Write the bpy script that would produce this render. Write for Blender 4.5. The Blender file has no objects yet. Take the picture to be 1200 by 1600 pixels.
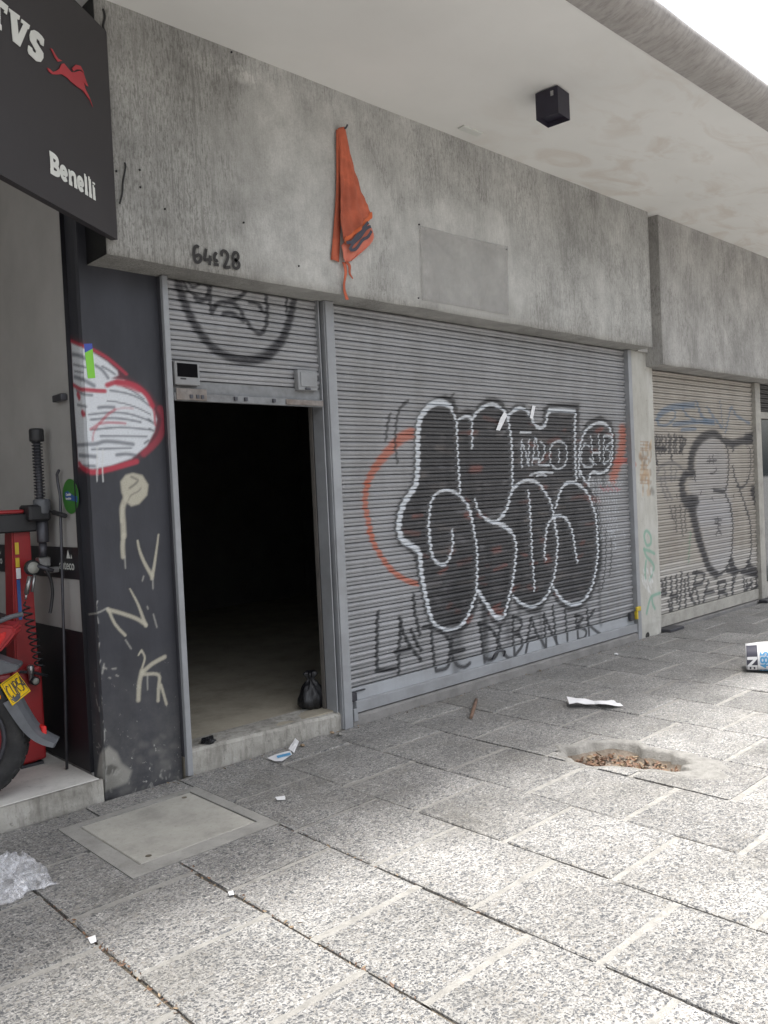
import bpy, bmesh, math, random
import numpy as np
from mathutils import Vector, Matrix, noise as mnoise
random.seed(7); rng = np.random.default_rng(7)
R = math.radians
sc = bpy.context.scene
C = sc.collection

# ------------------------------------------------------------------ camera
CH = 1.5
FX = 1294.95
AX = np.array([0.72530845, -0.05036864, 0.68657895])      # world X in image axes (right, down, forward)
AY = np.array([-0.68684381, 0.01458982, 0.72665859])
AZ = np.cross(AX, AY)
AY = np.cross(AZ, AX)
M3 = np.array([AX, AY, AZ])                                  # rows: world axis in image axes
cam_d = bpy.data.cameras.new('camera'); cam = bpy.data.objects.new('camera', cam_d); C.objects.link(cam)
cam_d.sensor_fit = 'HORIZONTAL'; cam_d.sensor_width = 36.0; cam_d.lens = 36.0*FX/1200.0
cam_d.clip_start = 0.05; cam_d.clip_end = 5000
right = M3 @ np.array([1, 0, 0]); up = M3 @ np.array([0, -1, 0]); back = M3 @ np.array([0, 0, -1])
cam.matrix_world = Matrix(((right[0], up[0], back[0], 0), (right[1], up[1], back[1], 0), (right[2], up[2], back[2], CH), (0, 0, 0, 1)))
sc.camera = cam
# ------------------------------------------------------------------ sky, sun, exposure
SUN_EL, SUN_AZ = 83.5, 190.0          # azimuth measured from +Y clockwise; the sun stands over the street
w = bpy.data.worlds.new('World'); sc.world = w; w.use_nodes = True
wn = w.node_tree; wn.nodes.clear()
sky = wn.nodes.new('ShaderNodeTexSky'); sky.sky_type = 'NISHITA'; sky.sun_disc = False
sky.sun_elevation = R(SUN_EL); sky.sun_rotation = R(SUN_AZ); sky.dust_density = 6.0; sky.air_density = 1.2; sky.ozone_density = 1.0
hs = wn.nodes.new('ShaderNodeHueSaturation'); hs.inputs['Saturation'].default_value = 0.36
bg = wn.nodes.new('ShaderNodeBackground'); bg.inputs['Strength'].default_value = 0.15
wo = wn.nodes.new('ShaderNodeOutputWorld')
wn.links.new(sky.outputs[0], hs.inputs['Color']); wn.links.new(hs.outputs[0], bg.inputs[0]); wn.links.new(bg.outputs[0], wo.inputs[0])
sd = bpy.data.lights.new('sun', 'SUN'); sd.energy = 2.1; sd.angle = R(9.0); sd.color = (1.0, 0.98, 0.945)
so = bpy.data.objects.new('sun', sd); C.objects.link(so)
el, az = R(SUN_EL), R(SUN_AZ)
so.rotation_euler = Vector((-math.sin(az)*math.cos(el), -math.cos(az)*math.cos(el), -math.sin(el))).to_track_quat('-Z', 'Y').to_euler()
so.location = (0, -5, 20)
sc.view_settings.view_transform = 'Standard'; sc.view_settings.look = 'None'
sc.view_settings.exposure = 1.38; sc.view_settings.gamma = 1.0; sc.view_settings.use_curve_mapping = False
sc.cycles.max_bounces = 10; sc.cycles.diffuse_bounces = 6; sc.cycles.glossy_bounces = 4
sc.cycles.transparent_max_bounces = 12; sc.cycles.use_denoising = True

# ------------------------------------------------------------------ measuring helpers: where a sight line meets a real plane
def ray(p):
    d = np.array([p[0]-600.0, p[1]-800.0, FX]); return M3 @ d
def G(p, z=0.0):
    r = ray(p); t = (z-CH)/r[2]; return (r[0]*t, r[1]*t, z)
def W(p, y):
    r = ray(p); t = y/r[1]; return (r[0]*t, y, CH+r[2]*t)
def WX(p, x):
    r = ray(p); t = x/r[0]; return (x, r[1]*t, CH+r[2]*t)
def HIT(p, o, n):
    r = ray(p); o = np.array(o, float)-[0, 0, CH]; n = np.array(n, float)
    t = (o@n)/(r@n); return tuple(r*t+[0, 0, CH])
VIEWS = {'A': (560, 600, 5), 'B': (760, 600, 4.8), 'C': (560, 780, 5), 'D': (760, 780, 4.8), 'E': (1000, 600, 6), 'F': (1000, 780, 6),
         'G': (100, 520, 6.665), 'H': (130, 720, 4), 'I': (240, 420, 4.286), 'J': (0, 0, 6), 'K': (0, 0, 3), 'L': (400, 160, 3),
         'M': (0, 640, 5.333), 'N': (0, 930, 8), 'O': (270, 370, 9.23), 'P': (0, 1100, 4.706)}
def px(v, pts):
    x0, y0, s = VIEWS[v]; return [(x0+x/s, y0+y/s) for x, y in pts]

# ------------------------------------------------------------------ object helpers
def setp(o, label=None, cat=None, group=None, kind=None):
    if label: o['label'] = label
    if cat: o['category'] = cat
    if group: o['group'] = group
    if kind: o['kind'] = kind
    return o
def empty(name, loc=(0, 0, 0), rz=0.0, **k):
    o = bpy.data.objects.new(name, None); C.objects.link(o); o.location = loc; o.rotation_euler = (0, 0, rz)
    o.empty_display_size = 0.1
    return setp(o, **k)
def obj(name, me, mat=None, parent=None, loc=None, **k):
    if isinstance(me, bmesh.types.BMesh):
        m = bpy.data.meshes.new(name); me.normal_update(); me.to_mesh(m); me.free(); me = m
    o = bpy.data.objects.new(name, me); C.objects.link(o)
    if mat is not None:
        if isinstance(mat, (list, tuple)):
            for q in mat: me.materials.append(q)
        elif not me.materials: me.materials.append(mat)
    if parent is not None: o.parent = parent
    if loc is not None: o.location = loc
    return setp(o, **k)
def pyd(name, v, f, smooth=False):
    m = bpy.data.meshes.new(name); m.from_pydata([tuple(map(float, q)) for q in v], [], f); m.update()
    if smooth: m.polygons.foreach_set('use_smooth', [True]*len(m.polygons))
    return m
def BM(): return bmesh.new()
def box(bm, x0, x1, y0, y1, z0, z1, bev=0.0, seg=1, mi=0):
    r = bmesh.ops.create_cube(bm, size=1.0)
    for v in r['verts']:
        v.co = Vector(((x0+x1)/2+v.co.x*(x1-x0), (y0+y1)/2+v.co.y*(y1-y0), (z0+z1)/2+v.co.z*(z1-z0)))
    fs = list({f for v in r['verts'] for f in v.link_faces})
    for f in fs: f.material_index = mi
    if bev > 0:
        es = list({e for v in r['verts'] for e in v.link_edges})
        bmesh.ops.bevel(bm, geom=es, offset=bev, segments=seg, affect='EDGES', profile=0.5)
    return bm
def obox(name, mat, parent, x0, x1, y0, y1, z0, z1, bev=0.0, seg=1, **k):
    return obj(name, box(BM(), x0, x1, y0, y1, z0, z1, bev, seg), mat, parent, **k)
def tube(bm, pts, rad, n=8, cap=True):
    pts = [Vector(p) for p in pts]; rings = []
    prev = None
    for i, p in enumerate(pts):
        t = (pts[min(i+1, len(pts)-1)]-pts[max(i-1, 0)]).normalized()
        if prev is None:
            a = Vector((0, 0, 1)) if abs(t.z) < 0.9 else Vector((1, 0, 0))
            u = t.cross(a).normalized()
        else:
            u = (prev-t*prev.dot(t)).normalized()
        prev = u; v = t.cross(u)
        r = rad[i] if isinstance(rad, (list, tuple)) else rad
        rings.append([bm.verts.new(p+(u*math.cos(2*math.pi*k/n)+v*math.sin(2*math.pi*k/n))*r) for k in range(n)])
    for a, b in zip(rings, rings[1:]):
        for k in range(n):
            f = bm.faces.new((a[k], a[(k+1) % n], b[(k+1) % n], b[k])); f.smooth = True
    if cap:
        bm.faces.new(list(reversed(rings[0]))); bm.faces.new(rings[-1])
    return bm
def lathe(bm, prof, n=24, axis='Z', c=(0, 0, 0), closed=False):
    rings = []
    for r, h in prof:
        ring = []
        for k in range(n):
            a = 2*math.pi*k/n
            x, y = r*math.cos(a), r*math.sin(a)
            p = (x, y, h) if axis == 'Z' else ((x, h, y) if axis == 'Y' else (h, x, y))
            ring.append(bm.verts.new((c[0]+p[0], c[1]+p[1], c[2]+p[2])))
        rings.append(ring)
    pr = list(zip(rings, rings[1:]))
    if closed: pr.append((rings[-1], rings[0]))
    for a, b in pr:
        for k in range(n):
            f = bm.faces.new((a[k], a[(k+1) % n], b[(k+1) % n], b[k])); f.smooth = True
    if not closed:
        if prof[0][0] > 1e-4: bm.faces.new(list(reversed(rings[0])))
        if prof[-1][0] > 1e-4: bm.faces.new(rings[-1])
    bmesh.ops.recalc_face_normals(bm, faces=bm.faces[:])
    return bm
def prism(bm, poly, nrm, th):
    """poly: 3D points of one face; extruded by th along nrm"""
    n = Vector(nrm).normalized()*th
    a = [bm.verts.new(Vector(p)) for p in poly]; b = [bm.verts.new(Vector(p)+n) for p in poly]
    bm.faces.new(a); bm.faces.new(list(reversed(b)))
    for i in range(len(a)):
        j = (i+1) % len(a); bm.faces.new((a[j], a[i], b[i], b[j]))
    bmesh.ops.recalc_face_normals(bm, faces=bm.faces[:])
    bmesh.ops.triangulate(bm, faces=[f for f in bm.faces if len(f.verts) > 4])
    return bm
def spline(pts, n=6):
    P = [np.array(p, float) for p in pts]
    if len(P) < 3: return [tuple(p) for p in P]
    out = []
    for i in range(len(P)-1):
        p0 = P[max(i-1, 0)]; p1 = P[i]; p2 = P[i+1]; p3 = P[min(i+2, len(P)-1)]
        for k in range(n):
            t = k/n
            out.append(tuple(0.5*((2*p1)+(-p0+p2)*t+(2*p0-5*p1+4*p2-p3)*t*t+(-p0+3*p1-3*p2+p3)*t**3)))
    out.append(tuple(P[-1])); return out
def text_mesh(s, size, bold=0.0, ext=0.001):
    cu = bpy.data.curves.new('lettering', 'FONT'); cu.body = s; cu.size = size; cu.offset = bold; cu.extrude = ext
    cu.align_x = 'LEFT'; cu.resolution_u = 3
    o = bpy.data.objects.new('lettering', cu); C.objects.link(o)
    dg = bpy.context.evaluated_depsgraph_get(); me = bpy.data.meshes.new_from_object(o.evaluated_get(dg))
    bpy.data.objects.remove(o); return me
def xform(me, ex, ey, ez, o):
    """map text x,y,z to world axes"""
    ex, ey, ez, o = map(lambda q: np.array(q, float), (ex, ey, ez, o))
    n = len(me.vertices); a = np.zeros(n*3); me.vertices.foreach_get('co', a); a = a.reshape(-1, 3)
    b = a[:, :1]*ex+a[:, 1:2]*ey+a[:, 2:]*ez+o
    me.vertices.foreach_set('co', b.ravel()); me.update(); return me

# ------------------------------------------------------------------ material helpers
class NT:
    def __init__(s, name):
        s.m = bpy.data.materials.new(name); s.m.use_nodes = True; s.t = s.m.node_tree; s.t.nodes.clear()
        s.out = s.n('ShaderNodeOutputMaterial'); s.b = s.n('ShaderNodeBsdfPrincipled'); s.l(s.b.outputs[0], s.out.inputs[0])
        s.pos = s.n('ShaderNodeNewGeometry').outputs['Position']
    def n(s, t, **k):
        q = s.t.nodes.new(t)
        for a, b in k.items(): setattr(q, a, b)
        return q
    def l(s, a, b): s.t.links.new(a, b)
    def map(s, scale, src=None, loc=(0, 0, 0)):
        q = s.n('ShaderNodeMapping'); q.inputs['Scale'].default_value = scale; q.inputs['Location'].default_value = loc
        s.l(src or s.pos, q.inputs['Vector']); return q.outputs[0]
    def noise(s, scale, detail=4, rough=0.55, vec=None, dist=0.0):
        q = s.n('ShaderNodeTexNoise'); q.inputs['Scale'].default_value = scale; q.inputs['Detail'].default_value = detail
        q.inputs['Roughness'].default_value = rough; q.inputs['Distortion'].default_value = dist
        s.l(vec or s.pos, q.inputs['Vector']); return q.outputs['Fac']
    def ramp(s, fac, stops):
        q = s.n('ShaderNodeValToRGB'); e = q.color_ramp.elements
        while len(e) < len(stops): e.new(0.5)
        for i, (p, c) in enumerate(stops):
            e[i].position = p; e[i].color = (c, c, c, 1) if isinstance(c, (int, float)) else (*c, 1)
        s.l(fac, q.inputs[0]); return q.outputs[0]
    def val(s, x):
        q = s.n('ShaderNodeValue'); q.outputs[0].default_value = x; return q.outputs[0]
    def mix(s, fac, a, b, mode='MIX'):
        q = s.n('ShaderNodeMix', data_type='RGBA', blend_type=mode)
        for i, x in ((0, fac), (6, a), (7, b)):
            if isinstance(x, (int, float)):
                q.inputs[i].default_value = x if i == 0 else (x, x, x, 1)
            elif isinstance(x, (tuple, list)): q.inputs[i].default_value = (*x, 1)
            else: s.l(x, q.inputs[i])
        return q.outputs[2]
    def math(s, op, a, b=0.0, c=0.0):
        q = s.n('ShaderNodeMath', operation=op)
        for i, x in enumerate((a, b, c)):
            if isinstance(x, (int, float)): q.inputs[i].default_value = x
            else: s.l(x, q.inputs[i])
        return q.outputs[0]
    def sep(s, vec=None):
        q = s.n('ShaderNodeSeparateXYZ'); s.l(vec or s.pos, q.inputs[0]); return q.outputs
    def bump(s, h, strength=0.3, dist=0.01):
        q = s.n('ShaderNodeBump'); q.inputs['Strength'].default_value = strength; q.inputs['Distance'].default_value = dist
        s.l(h, q.inputs['Height']); s.l(q.outputs[0], s.b.inputs['Normal']); return q
    def set(s, **k):
        for a, b in k.items():
            i = s.b.inputs[a.replace('_', ' ')]
            if isinstance(b, (int, float)): i.default_value = b
            elif isinstance(b, (tuple, list)): i.default_value = (*b, 1) if len(b) == 3 else b
            else: s.l(b, i)
        return s
    def sphere(s, c, rx, rz, soft=0.35):
        """1 inside an uneven ellipse in the wall plane (x, z), 0 outside"""
        o = s.sep()
        a = s.math('POWER', s.math('DIVIDE', s.math('SUBTRACT', o[0], c[0]), rx), 2.0)
        b = s.math('POWER', s.math('DIVIDE', s.math('SUBTRACT', o[2], c[1]), rz), 2.0)
        d = s.math('ADD', a, b)
        d = s.math('ADD', d, s.math('MULTIPLY', s.math('SUBTRACT', s.noise(2.2, 5, .65), 0.5), 2.6))
        q = s.n('ShaderNodeMapRange', interpolation_type='SMOOTHSTEP'); s.l(d, q.inputs[0])
        q.inputs[1].default_value = 1.0-soft; q.inputs[2].default_value = 1.0+soft; q.inputs[3].default_value = 1.0; q.inputs[4].default_value = 0.0
        return q.outputs[0]
def simple(name, col, rough=0.6, metal=0.0, var=0.12, scale=14.0, bump=0.05, spec=0.5, dirt=None):
    t = NT(name); n = t.noise(scale, 5, .6)
    lo = tuple(c*(1-var) for c in col); hi = tuple(min(1, c*(1+var)) for c in col)
    c = t.ramp(n, [(0.3, lo), (0.7, hi)])
    if dirt:
        c = t.mix(t.math('MULTIPLY', t.ramp(t.noise(scale*.35, 6, .7), [(.45, 0.0), (.75, 1.0)]), dirt[3]), c, dirt[:3])
    t.set(Base_Color=c, Roughness=rough, Metallic=metal); t.b.inputs['Specular IOR Level'].default_value = spec
    if bump: t.bump(t.noise(scale*3, 4), bump, .01)
    return t.m
def painted(name, base_fn, rough=.5, pr=.45, metal=0.0):
    """base surface with the sprayed / brushed paint stored as the colour attribute 'paint'"""
    t = NT(name); c = base_fn(t)
    a = t.n('ShaderNodeAttribute', attribute_name='paint')
    grain = t.ramp(t.noise(160, 3, .7), [(.25, .72), (.6, 1.0)])
    fac = t.math('MULTIPLY', a.outputs['Alpha'], grain)
    t.set(Base_Color=t.mix(fac, c, a.outputs['Color']), Roughness=t.mix(fac, rough, pr), Metallic=metal)
    return t

# ------------------------------------------------------------------ paint strokes on real surfaces
def smooth01(x): x = np.clip(x, 0, 1); return x*x*(3-2*x)
class Paint:
    def __init__(s): s.ops = []
    def stroke(s, pts, col, w=0.02, soft=0.35, op=1.0, sm=5):
        """pts: surface points (u, v) in metres; w: full width or (start, end)"""
        P = np.array(spline(pts, sm)) if sm and len(pts) > 2 else np.array(pts, float)
        ws = np.linspace(w[0], w[1], len(P)) if isinstance(w, tuple) else np.full(len(P), w)
        s.ops.append(('s', P, ws/2, col, soft, op))
    def fill(s, pts, col, grow=0.0, soft=0.01, op=1.0, sm=0):
        s.ops.append(('f', np.array(spline(list(pts)+[pts[0]], sm) if sm else pts, float), grow, col, soft, op))
    def eval(s, uv):
        n = len(uv); rgb = np.zeros((n, 3)); A = np.zeros(n)
        for k, P, w_, col, soft, op in s.ops:
            if k == 's':
                m_ = w_.max()*(1+soft)+.002
            else: m_ = max(w_, 0)+soft+.002
            lo = P.min(0)-m_; hi = P.max(0)+m_
            idx = np.nonzero((uv[:, 0] > lo[0]) & (uv[:, 0] < hi[0]) & (uv[:, 1] > lo[1]) & (uv[:, 1] < hi[1]))[0]
            if not len(idx): continue
            q = uv[idx]
            if k == 's':
                best = np.full(len(q), -9.0)
                for i in range(max(1, len(P)-1)):
                    a = P[i]; b = P[min(i+1, len(P)-1)]; r0 = w_[i]; r1 = w_[min(i+1, len(P)-1)]
                    ab = b-a; L = ab@ab+1e-12
                    t = np.clip(((q-a)@ab)/L, 0, 1)
                    d = np.hypot(*(q-a-t[:, None]*ab).T); r = r0+(r1-r0)*t
                    best = np.maximum(best, 1-d/r)
                al = smooth01((best+soft)/(2*soft))*op
            else:
                x, y = q.T; ins = np.zeros(len(q), bool); dm = np.full(len(q), 9.0)
                for i in range(len(P)):
                    a = P[i]; b = P[(i+1) % len(P)]
                    cr = ((a[1] > y) != (b[1] > y)) & (x < (b[0]-a[0])*(y-a[1])/((b[1]-a[1]) or 1e-9)+a[0]); ins ^= cr
                    ab = b-a; t = np.clip(((q-a)@ab)/(ab@ab+1e-12), 0, 1)
                    dm = np.minimum(dm, np.hypot(*(q-a-t[:, None]*ab).T))
                sdist = np.where(ins, -dm, dm)-w_
                al = smooth01(0.5-sdist/(2*soft))*op
            An = al+A[idx]*(1-al)
            rgb[idx] = (np.array(col)*al[:, None]+rgb[idx]*(A[idx]*(1-al))[:, None])/np.maximum(An, 1e-6)[:, None]
            A[idx] = An
        return np.concatenate([rgb, A[:, None]], 1)
    def apply(s, me, uv):
        c = s.eval(uv)
        at = me.color_attributes.new('paint', 'FLOAT_COLOR', 'POINT'); at.data.foreach_set('color', c.astype(np.float32).ravel())
def grid_mesh(name, us, vs, fn, smooth=False):
    U, V = np.meshgrid(us, vs); uv = np.stack([U.ravel(), V.ravel()], 1); co = fn(uv)
    nu, nv = len(us), len(vs)
    i = np.arange(nu*nv).reshape(nv, nu)
    f = np.stack([i[:-1, :-1], i[:-1, 1:], i[1:, 1:], i[1:, :-1]], -1).reshape(-1, 4)
    me = bpy.data.meshes.new(name)
    me.vertices.add(len(co)); me.vertices.foreach_set('co', co.ravel())
    me.loops.add(f.size); me.loops.foreach_set('vertex_index', f.ravel().astype(np.int32))
    me.polygons.add(len(f)); me.polygons.foreach_set('loop_start', np.arange(0, f.size, 4, dtype=np.int32))
    me.polygons.foreach_set('loop_total', np.full(len(f), 4, dtype=np.int32))
    me.update(calc_edges=True)
    if smooth: me.polygons.foreach_set('use_smooth', np.ones(len(f), bool))
    me.validate(); return me, uv

# ================================================================== MATERIALS
def fascia_mat(name, tint=(0.44, 0.425, 0.385), patch=True):
    t = NT(name)
    comb = t.noise(1.0, 4, .72, t.map((115, 115, 22))); long_ = t.noise(1.0, 4, .6, t.map((45, 45, 2.5)))
    broad = t.noise(1.0, 6, .62, t.map((1.5, 1.5, .9)))
    grit = t.noise(120, 4, .7)
    base = t.ramp(broad, [(.25, tuple(c*.72 for c in tint)), (.52, tint), (.75, tuple(min(1, c*1.14) for c in tint))])
    area = t.ramp(t.noise(1.0, 6, .72, t.map((2.6, 2.6, 1.7), loc=(4, 0, 1))), [(.34, .22), (.64, 1.0)])
    xz = t.sep(); gl_ = t.n('ShaderNodeMapRange'); t.l(xz[0], gl_.inputs[0]); gl_.inputs[1].default_value = 3.0; gl_.inputs[2].default_value = 2.3; gl_.inputs[3].default_value = 0.0; gl_.inputs[4].default_value = .45
    if patch: area = t.math('MINIMUM', t.math('ADD', area, gl_.outputs[0]), 1.0)
    dark = t.math('MULTIPLY', t.math('MAXIMUM', t.ramp(comb, [(.47, 0.0), (.62, .9)]), t.ramp(long_, [(.52, 0.0), (.66, .7)])), area)
    pits = t.ramp(t.noise(1.0, 3, .7, t.map((60, 60, 30))), [(.60, 0.0), (.66, 1.0)])
    dark = t.math('MAXIMUM', dark, t.math('MULTIPLY', pits, t.math('ADD', t.math('MULTIPLY', area, .6), .25)))
    if patch:
        rep = t.math('MAXIMUM', t.sphere((3.15, 3.25), .62, .75, .3), t.sphere((4.6, 3.05), .75, .5, .4))
        dark = t.math('MULTIPLY', dark, t.math('SUBTRACT', 1.0, t.math('MULTIPLY', rep, .7)))
        base = t.mix(t.math('MULTIPLY', rep, .6), base, tuple(min(1, c*1.14) for c in tint))
        wh = t.math('MULTIPLY', t.sphere((2.62, 3.86), .32, .05, .5), t.ramp(t.noise(14, 4, .6), [(.45, 0.0), (.55, 1.0)]))
        base = t.mix(wh, base, (.62, .61, .58))
    if patch:
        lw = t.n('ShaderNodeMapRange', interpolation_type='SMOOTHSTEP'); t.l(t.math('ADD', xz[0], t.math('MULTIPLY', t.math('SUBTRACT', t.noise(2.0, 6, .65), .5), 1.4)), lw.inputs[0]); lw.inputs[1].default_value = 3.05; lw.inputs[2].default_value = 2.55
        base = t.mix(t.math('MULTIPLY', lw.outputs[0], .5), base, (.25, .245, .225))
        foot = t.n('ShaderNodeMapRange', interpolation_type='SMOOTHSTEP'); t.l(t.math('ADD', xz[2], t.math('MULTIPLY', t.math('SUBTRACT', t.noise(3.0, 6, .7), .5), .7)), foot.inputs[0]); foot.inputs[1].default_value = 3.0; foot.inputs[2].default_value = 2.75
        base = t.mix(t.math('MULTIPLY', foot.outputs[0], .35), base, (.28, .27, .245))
    blot = t.ramp(t.noise(1.0, 7, .7, t.map((5, 5, 3.5), loc=(1, 2, 3))), [(.35, .78), (.65, 1.1)])
    base = t.mix(1.0, base, blot, 'MULTIPLY')
    c = t.mix(t.math('MULTIPLY', dark, .66), base, (.105, .10, .09))
    c = t.mix(.16, c, t.ramp(grit, [(.3, .05), (.7, .75)]), 'OVERLAY')
    t.set(Base_Color=c, Roughness=.93); t.b.inputs['Specular IOR Level'].default_value = .2
    h = t.math('ADD', t.math('MULTIPLY', comb, 1.0), t.math('MULTIPLY', grit, .5))
    t.bump(h, .55, .006)
    return t.m
M_fascia = fascia_mat('combed_concrete', (.49, .485, .462)); M_fascia2 = fascia_mat('combed_concrete_pale', (.455, .445, .425), False)

t = NT('plaster_ceiling')
n1 = t.noise(1.0, 5, .55, t.map((.9, .9, .9))); st = t.noise(1.0, 4, .6, t.map((1.6, 3.2, 1), loc=(2, 1, 0)), 1.2)
c = t.ramp(n1, [(.3, (.75, .745, .715)), (.7, (.84, .835, .805))])
stain = t.math('MULTIPLY', t.ramp(st, [(.5, 0.0), (.68, .55)]), t.ramp(t.sep()[0], [(0.0, 0.0), (.42, .3), (.55, 1.0)]))
xr = t.n('ShaderNodeMapRange'); t.l(t.sep()[0], xr.inputs[0]); xr.inputs[1].default_value = 4.0; xr.inputs[2].default_value = 5.6
stain = t.math('MULTIPLY', t.ramp(st, [(.48, 0.0), (.66, .5)]), xr.outputs[0])
c = t.mix(stain, c, (.62, .55, .48))
t.set(Base_Color=c, Roughness=.85); t.b.inputs['Specular IOR Level'].default_value = .25
t.bump(t.noise(1.0, 5, .6, t.map((2.5, 14, 5))), .12, .012)
M_ceil = t.m
t = NT('canopy_edge_concrete')
str_ = t.noise(1.0, 5, .7, t.map((42, 9, 14)))
c = t.ramp(t.noise(5, 7, .7), [(.3, (.34, .32, .30)), (.7, (.46, .44, .42))])
c = t.mix(t.math('MULTIPLY', t.ramp(str_, [(.45, 0.0), (.65, 1.0)]), .42), c, (.17, .16, .155))
t.set(Base_Color=c, Roughness=.92); t.bump(str_, .6, .012)
M_edge = t.m

def shutter_base(colr, dirtc, dirt=.35):
    def fn(t):
        n = t.noise(1.0, 5, .6, t.map((1.2, 1.2, 9))); s2 = t.noise(1.0, 6, .65, t.map((5, 5, 1.2)))
        c = t.ramp(n, [(.3, tuple(q*.88 for q in colr)), (.7, tuple(q*1.1 for q in colr))])
        c = t.mix(t.math('MULTIPLY', t.ramp(s2, [(.45, 0.0), (.75, 1.0)]), dirt), c, dirtc)
        spk = t.ramp(t.noise(90, 2, .6), [(.69, 0.0), (.73, .8)])
        return t.mix(spk, c, (.62, .62, .62))
    return fn
t = painted('shutter_grey_enamel', shutter_base((.305, .306, .314), (.17, .165, .155), .5), .42, .5); t.bump(t.noise(60, 3), .05, .004); M_sh = t.m
t = painted('shutter_beige_enamel', shutter_base((.37, .34, .30), (.22, .19, .16), .5), .55, .55); t.bump(t.noise(60, 3), .05, .004); M_sh2 = t.m
M_frame = simple('frame_grey_enamel', (.28, .288, .30), .45, 0, .1, 6, .04, dirt=(.13, .12, .11, .45))
M_rail = simple('rail_worn_enamel', (.20, .205, .21), .55, 0, .2, 18, .1, dirt=(.06, .05, .045, .7))
M_framed = simple('frame_dark_grey_enamel', (.05, .05, .058), .5, 0, .1, 6, .04)
def pillar_base(t):
    n = t.noise(1.0, 6, .6, t.map((6, 6, 2)))
    c = t.ramp(n, [(.3, (.021, .022, .028)), (.7, (.037, .038, .047))])
    zz = t.sep()[2]
    dust = t.n('ShaderNodeMapRange'); t.l(zz, dust.inputs[0]); dust.inputs[1].default_value = .75; dust.inputs[2].default_value = 0.0
    d = t.math('MULTIPLY', dust.outputs[0], t.ramp(t.noise(9, 6, .7), [(.35, .1), (.7, .55)]))
    c = t.mix(d, c, (.17, .165, .155))
    chip = t.math('MULTIPLY', dust.outputs[0], t.ramp(t.noise(26, 5, .7), [(.63, 0.0), (.68, .9)]))
    return t.mix(chip, c, (.42, .41, .38))
t = painted('pillar_charcoal_paint', pillar_base, .6, .55); t.bump(t.noise(1.0, 5, .6, t.map((30, 30, 14))), .25, .006); M_pillar = t.m
def column_base(t):
    n = t.noise(1.0, 6, .65, t.map((7, 7, 2.2)))
    c = t.ramp(n, [(.3, (.34, .325, .285)), (.55, (.44, .43, .39)), (.75, (.52, .51, .48))])
    return t.mix(t.ramp(t.noise(30, 5, .7), [(.6, 0.0), (.72, .5)]), c, (.2, .19, .17))
t = painted('column_dirty_white', column_base, .85, .8); t.bump(t.noise(40, 5), .35, .006); M_column = t.m

def aggregate():
    t = NT('exposed_aggregate')
    oi = t.n('ShaderNodeObjectInfo').outputs['Random']
    warp = t.n('ShaderNodeTexNoise'); warp.inputs['Scale'].default_value = 70; t.l(t.pos, warp.inputs['Vector'])
    vec = t.n('ShaderNodeMix', data_type='VECTOR'); vec.inputs[0].default_value = .012
    t.l(t.pos, vec.inputs[4]); t.l(warp.outputs['Color'], vec.inputs[5])
    def layer(sx, sy, loc, rmin, rmax):
        mp = t.map((sx, sy, sx), vec.outputs[1], loc)
        v1 = t.n('ShaderNodeTexVoronoi'); v1.inputs['Scale'].default_value = 1; t.l(mp, v1.inputs['Vector'])
        sp = t.n('ShaderNodeSeparateColor'); t.l(v1.outputs['Color'], sp.inputs[0])
        rad = t.math('ADD', t.math('MULTIPLY', sp.outputs[1], rmax-rmin), rmin)
        d = t.math('SUBTRACT', rad, v1.outputs['Distance'])
        return t.ramp(t.math('ADD', d, .5), [(.47, 0.0), (.56, 1.0)]), d, sp
    m1, d1, s1 = layer(86, 112, (0, 0, 0), .26, .66)
    m2, d2, s2 = layer(160, 130, (3.3, 1.7, 0), .26, .62)
    def pebcol(sp):
        return t.ramp(sp.outputs[0], [(0.0, (.08, .083, .088)), (.30, (.13, .132, .136)), (.55, (.20, .198, .194)), (.72, (.27, .25, .22)), (.84, (.34, .33, .315)), (.97, (.46, .445, .42))])
    cem = t.ramp(t.noise(25, 5, .65), [(.3, (.26, .254, .24)), (.7, (.37, .362, .345))])
    c = t.mix(m2, cem, pebcol(s2)); c = t.mix(m1, c, pebcol(s1))
    mask = t.math('MAXIMUM', m1, m2)
    worn = t.ramp(t.noise(2.3, 7, .7), [(.3, .66), (.7, 1.12)])
    c = t.mix(1.0, c, worn, 'MULTIPLY')
    tone = t.ramp(oi, [(0, .90), (.5, 1.0), (1, 1.08)])
    c = t.mix(1.0, c, tone, 'MULTIPLY')
    c = t.mix(t.math('MULTIPLY', t.ramp(t.noise(1.3, 7, .72), [(.5, 0.0), (.70, 1.0)]), .45), c, (.15, .14, .12))
    gum = t.ramp(t.noise(17, 2, .4), [(.72, 0.0), (.74, .5)]); c = t.mix(gum, c, (.10, .095, .09))
    t.set(Base_Color=c, Roughness=t.mix(mask, .9, .55)); t.b.inputs['Specular IOR Level'].default_value = .35
    hgt = t.math('MAXIMUM', t.math('MULTIPLY', m1, t.math('ADD', d1, .15)), t.math('MULTIPLY', m2, t.math('ADD', d2, .1)))
    t.bump(hgt, .8, .006)
    return t.m
M_agg = aggregate()
def cement(name, col, rough=.9, sc_=5.0, bump=.35):
    t = NT(name)
    c = t.ramp(t.noise(sc_, 7, .65), [(.28, tuple(q*.72 for q in col)), (.5, col), (.74, tuple(min(1, q*1.2) for q in col))])
    c = t.mix(t.math('MULTIPLY', t.ramp(t.noise(sc_*9, 5, .7), [(.55, 0.0), (.72, 1.0)]), .4), c, tuple(q*.5 for q in col))
    t.set(Base_Color=c, Roughness=rough); t.b.inputs['Specular IOR Level'].default_value = .25
    t.bump(t.math('ADD', t.noise(sc_*4, 6, .65), t.math('MULTIPLY', t.noise(sc_*40, 3), .4)), bump, .008); return t.m
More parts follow.
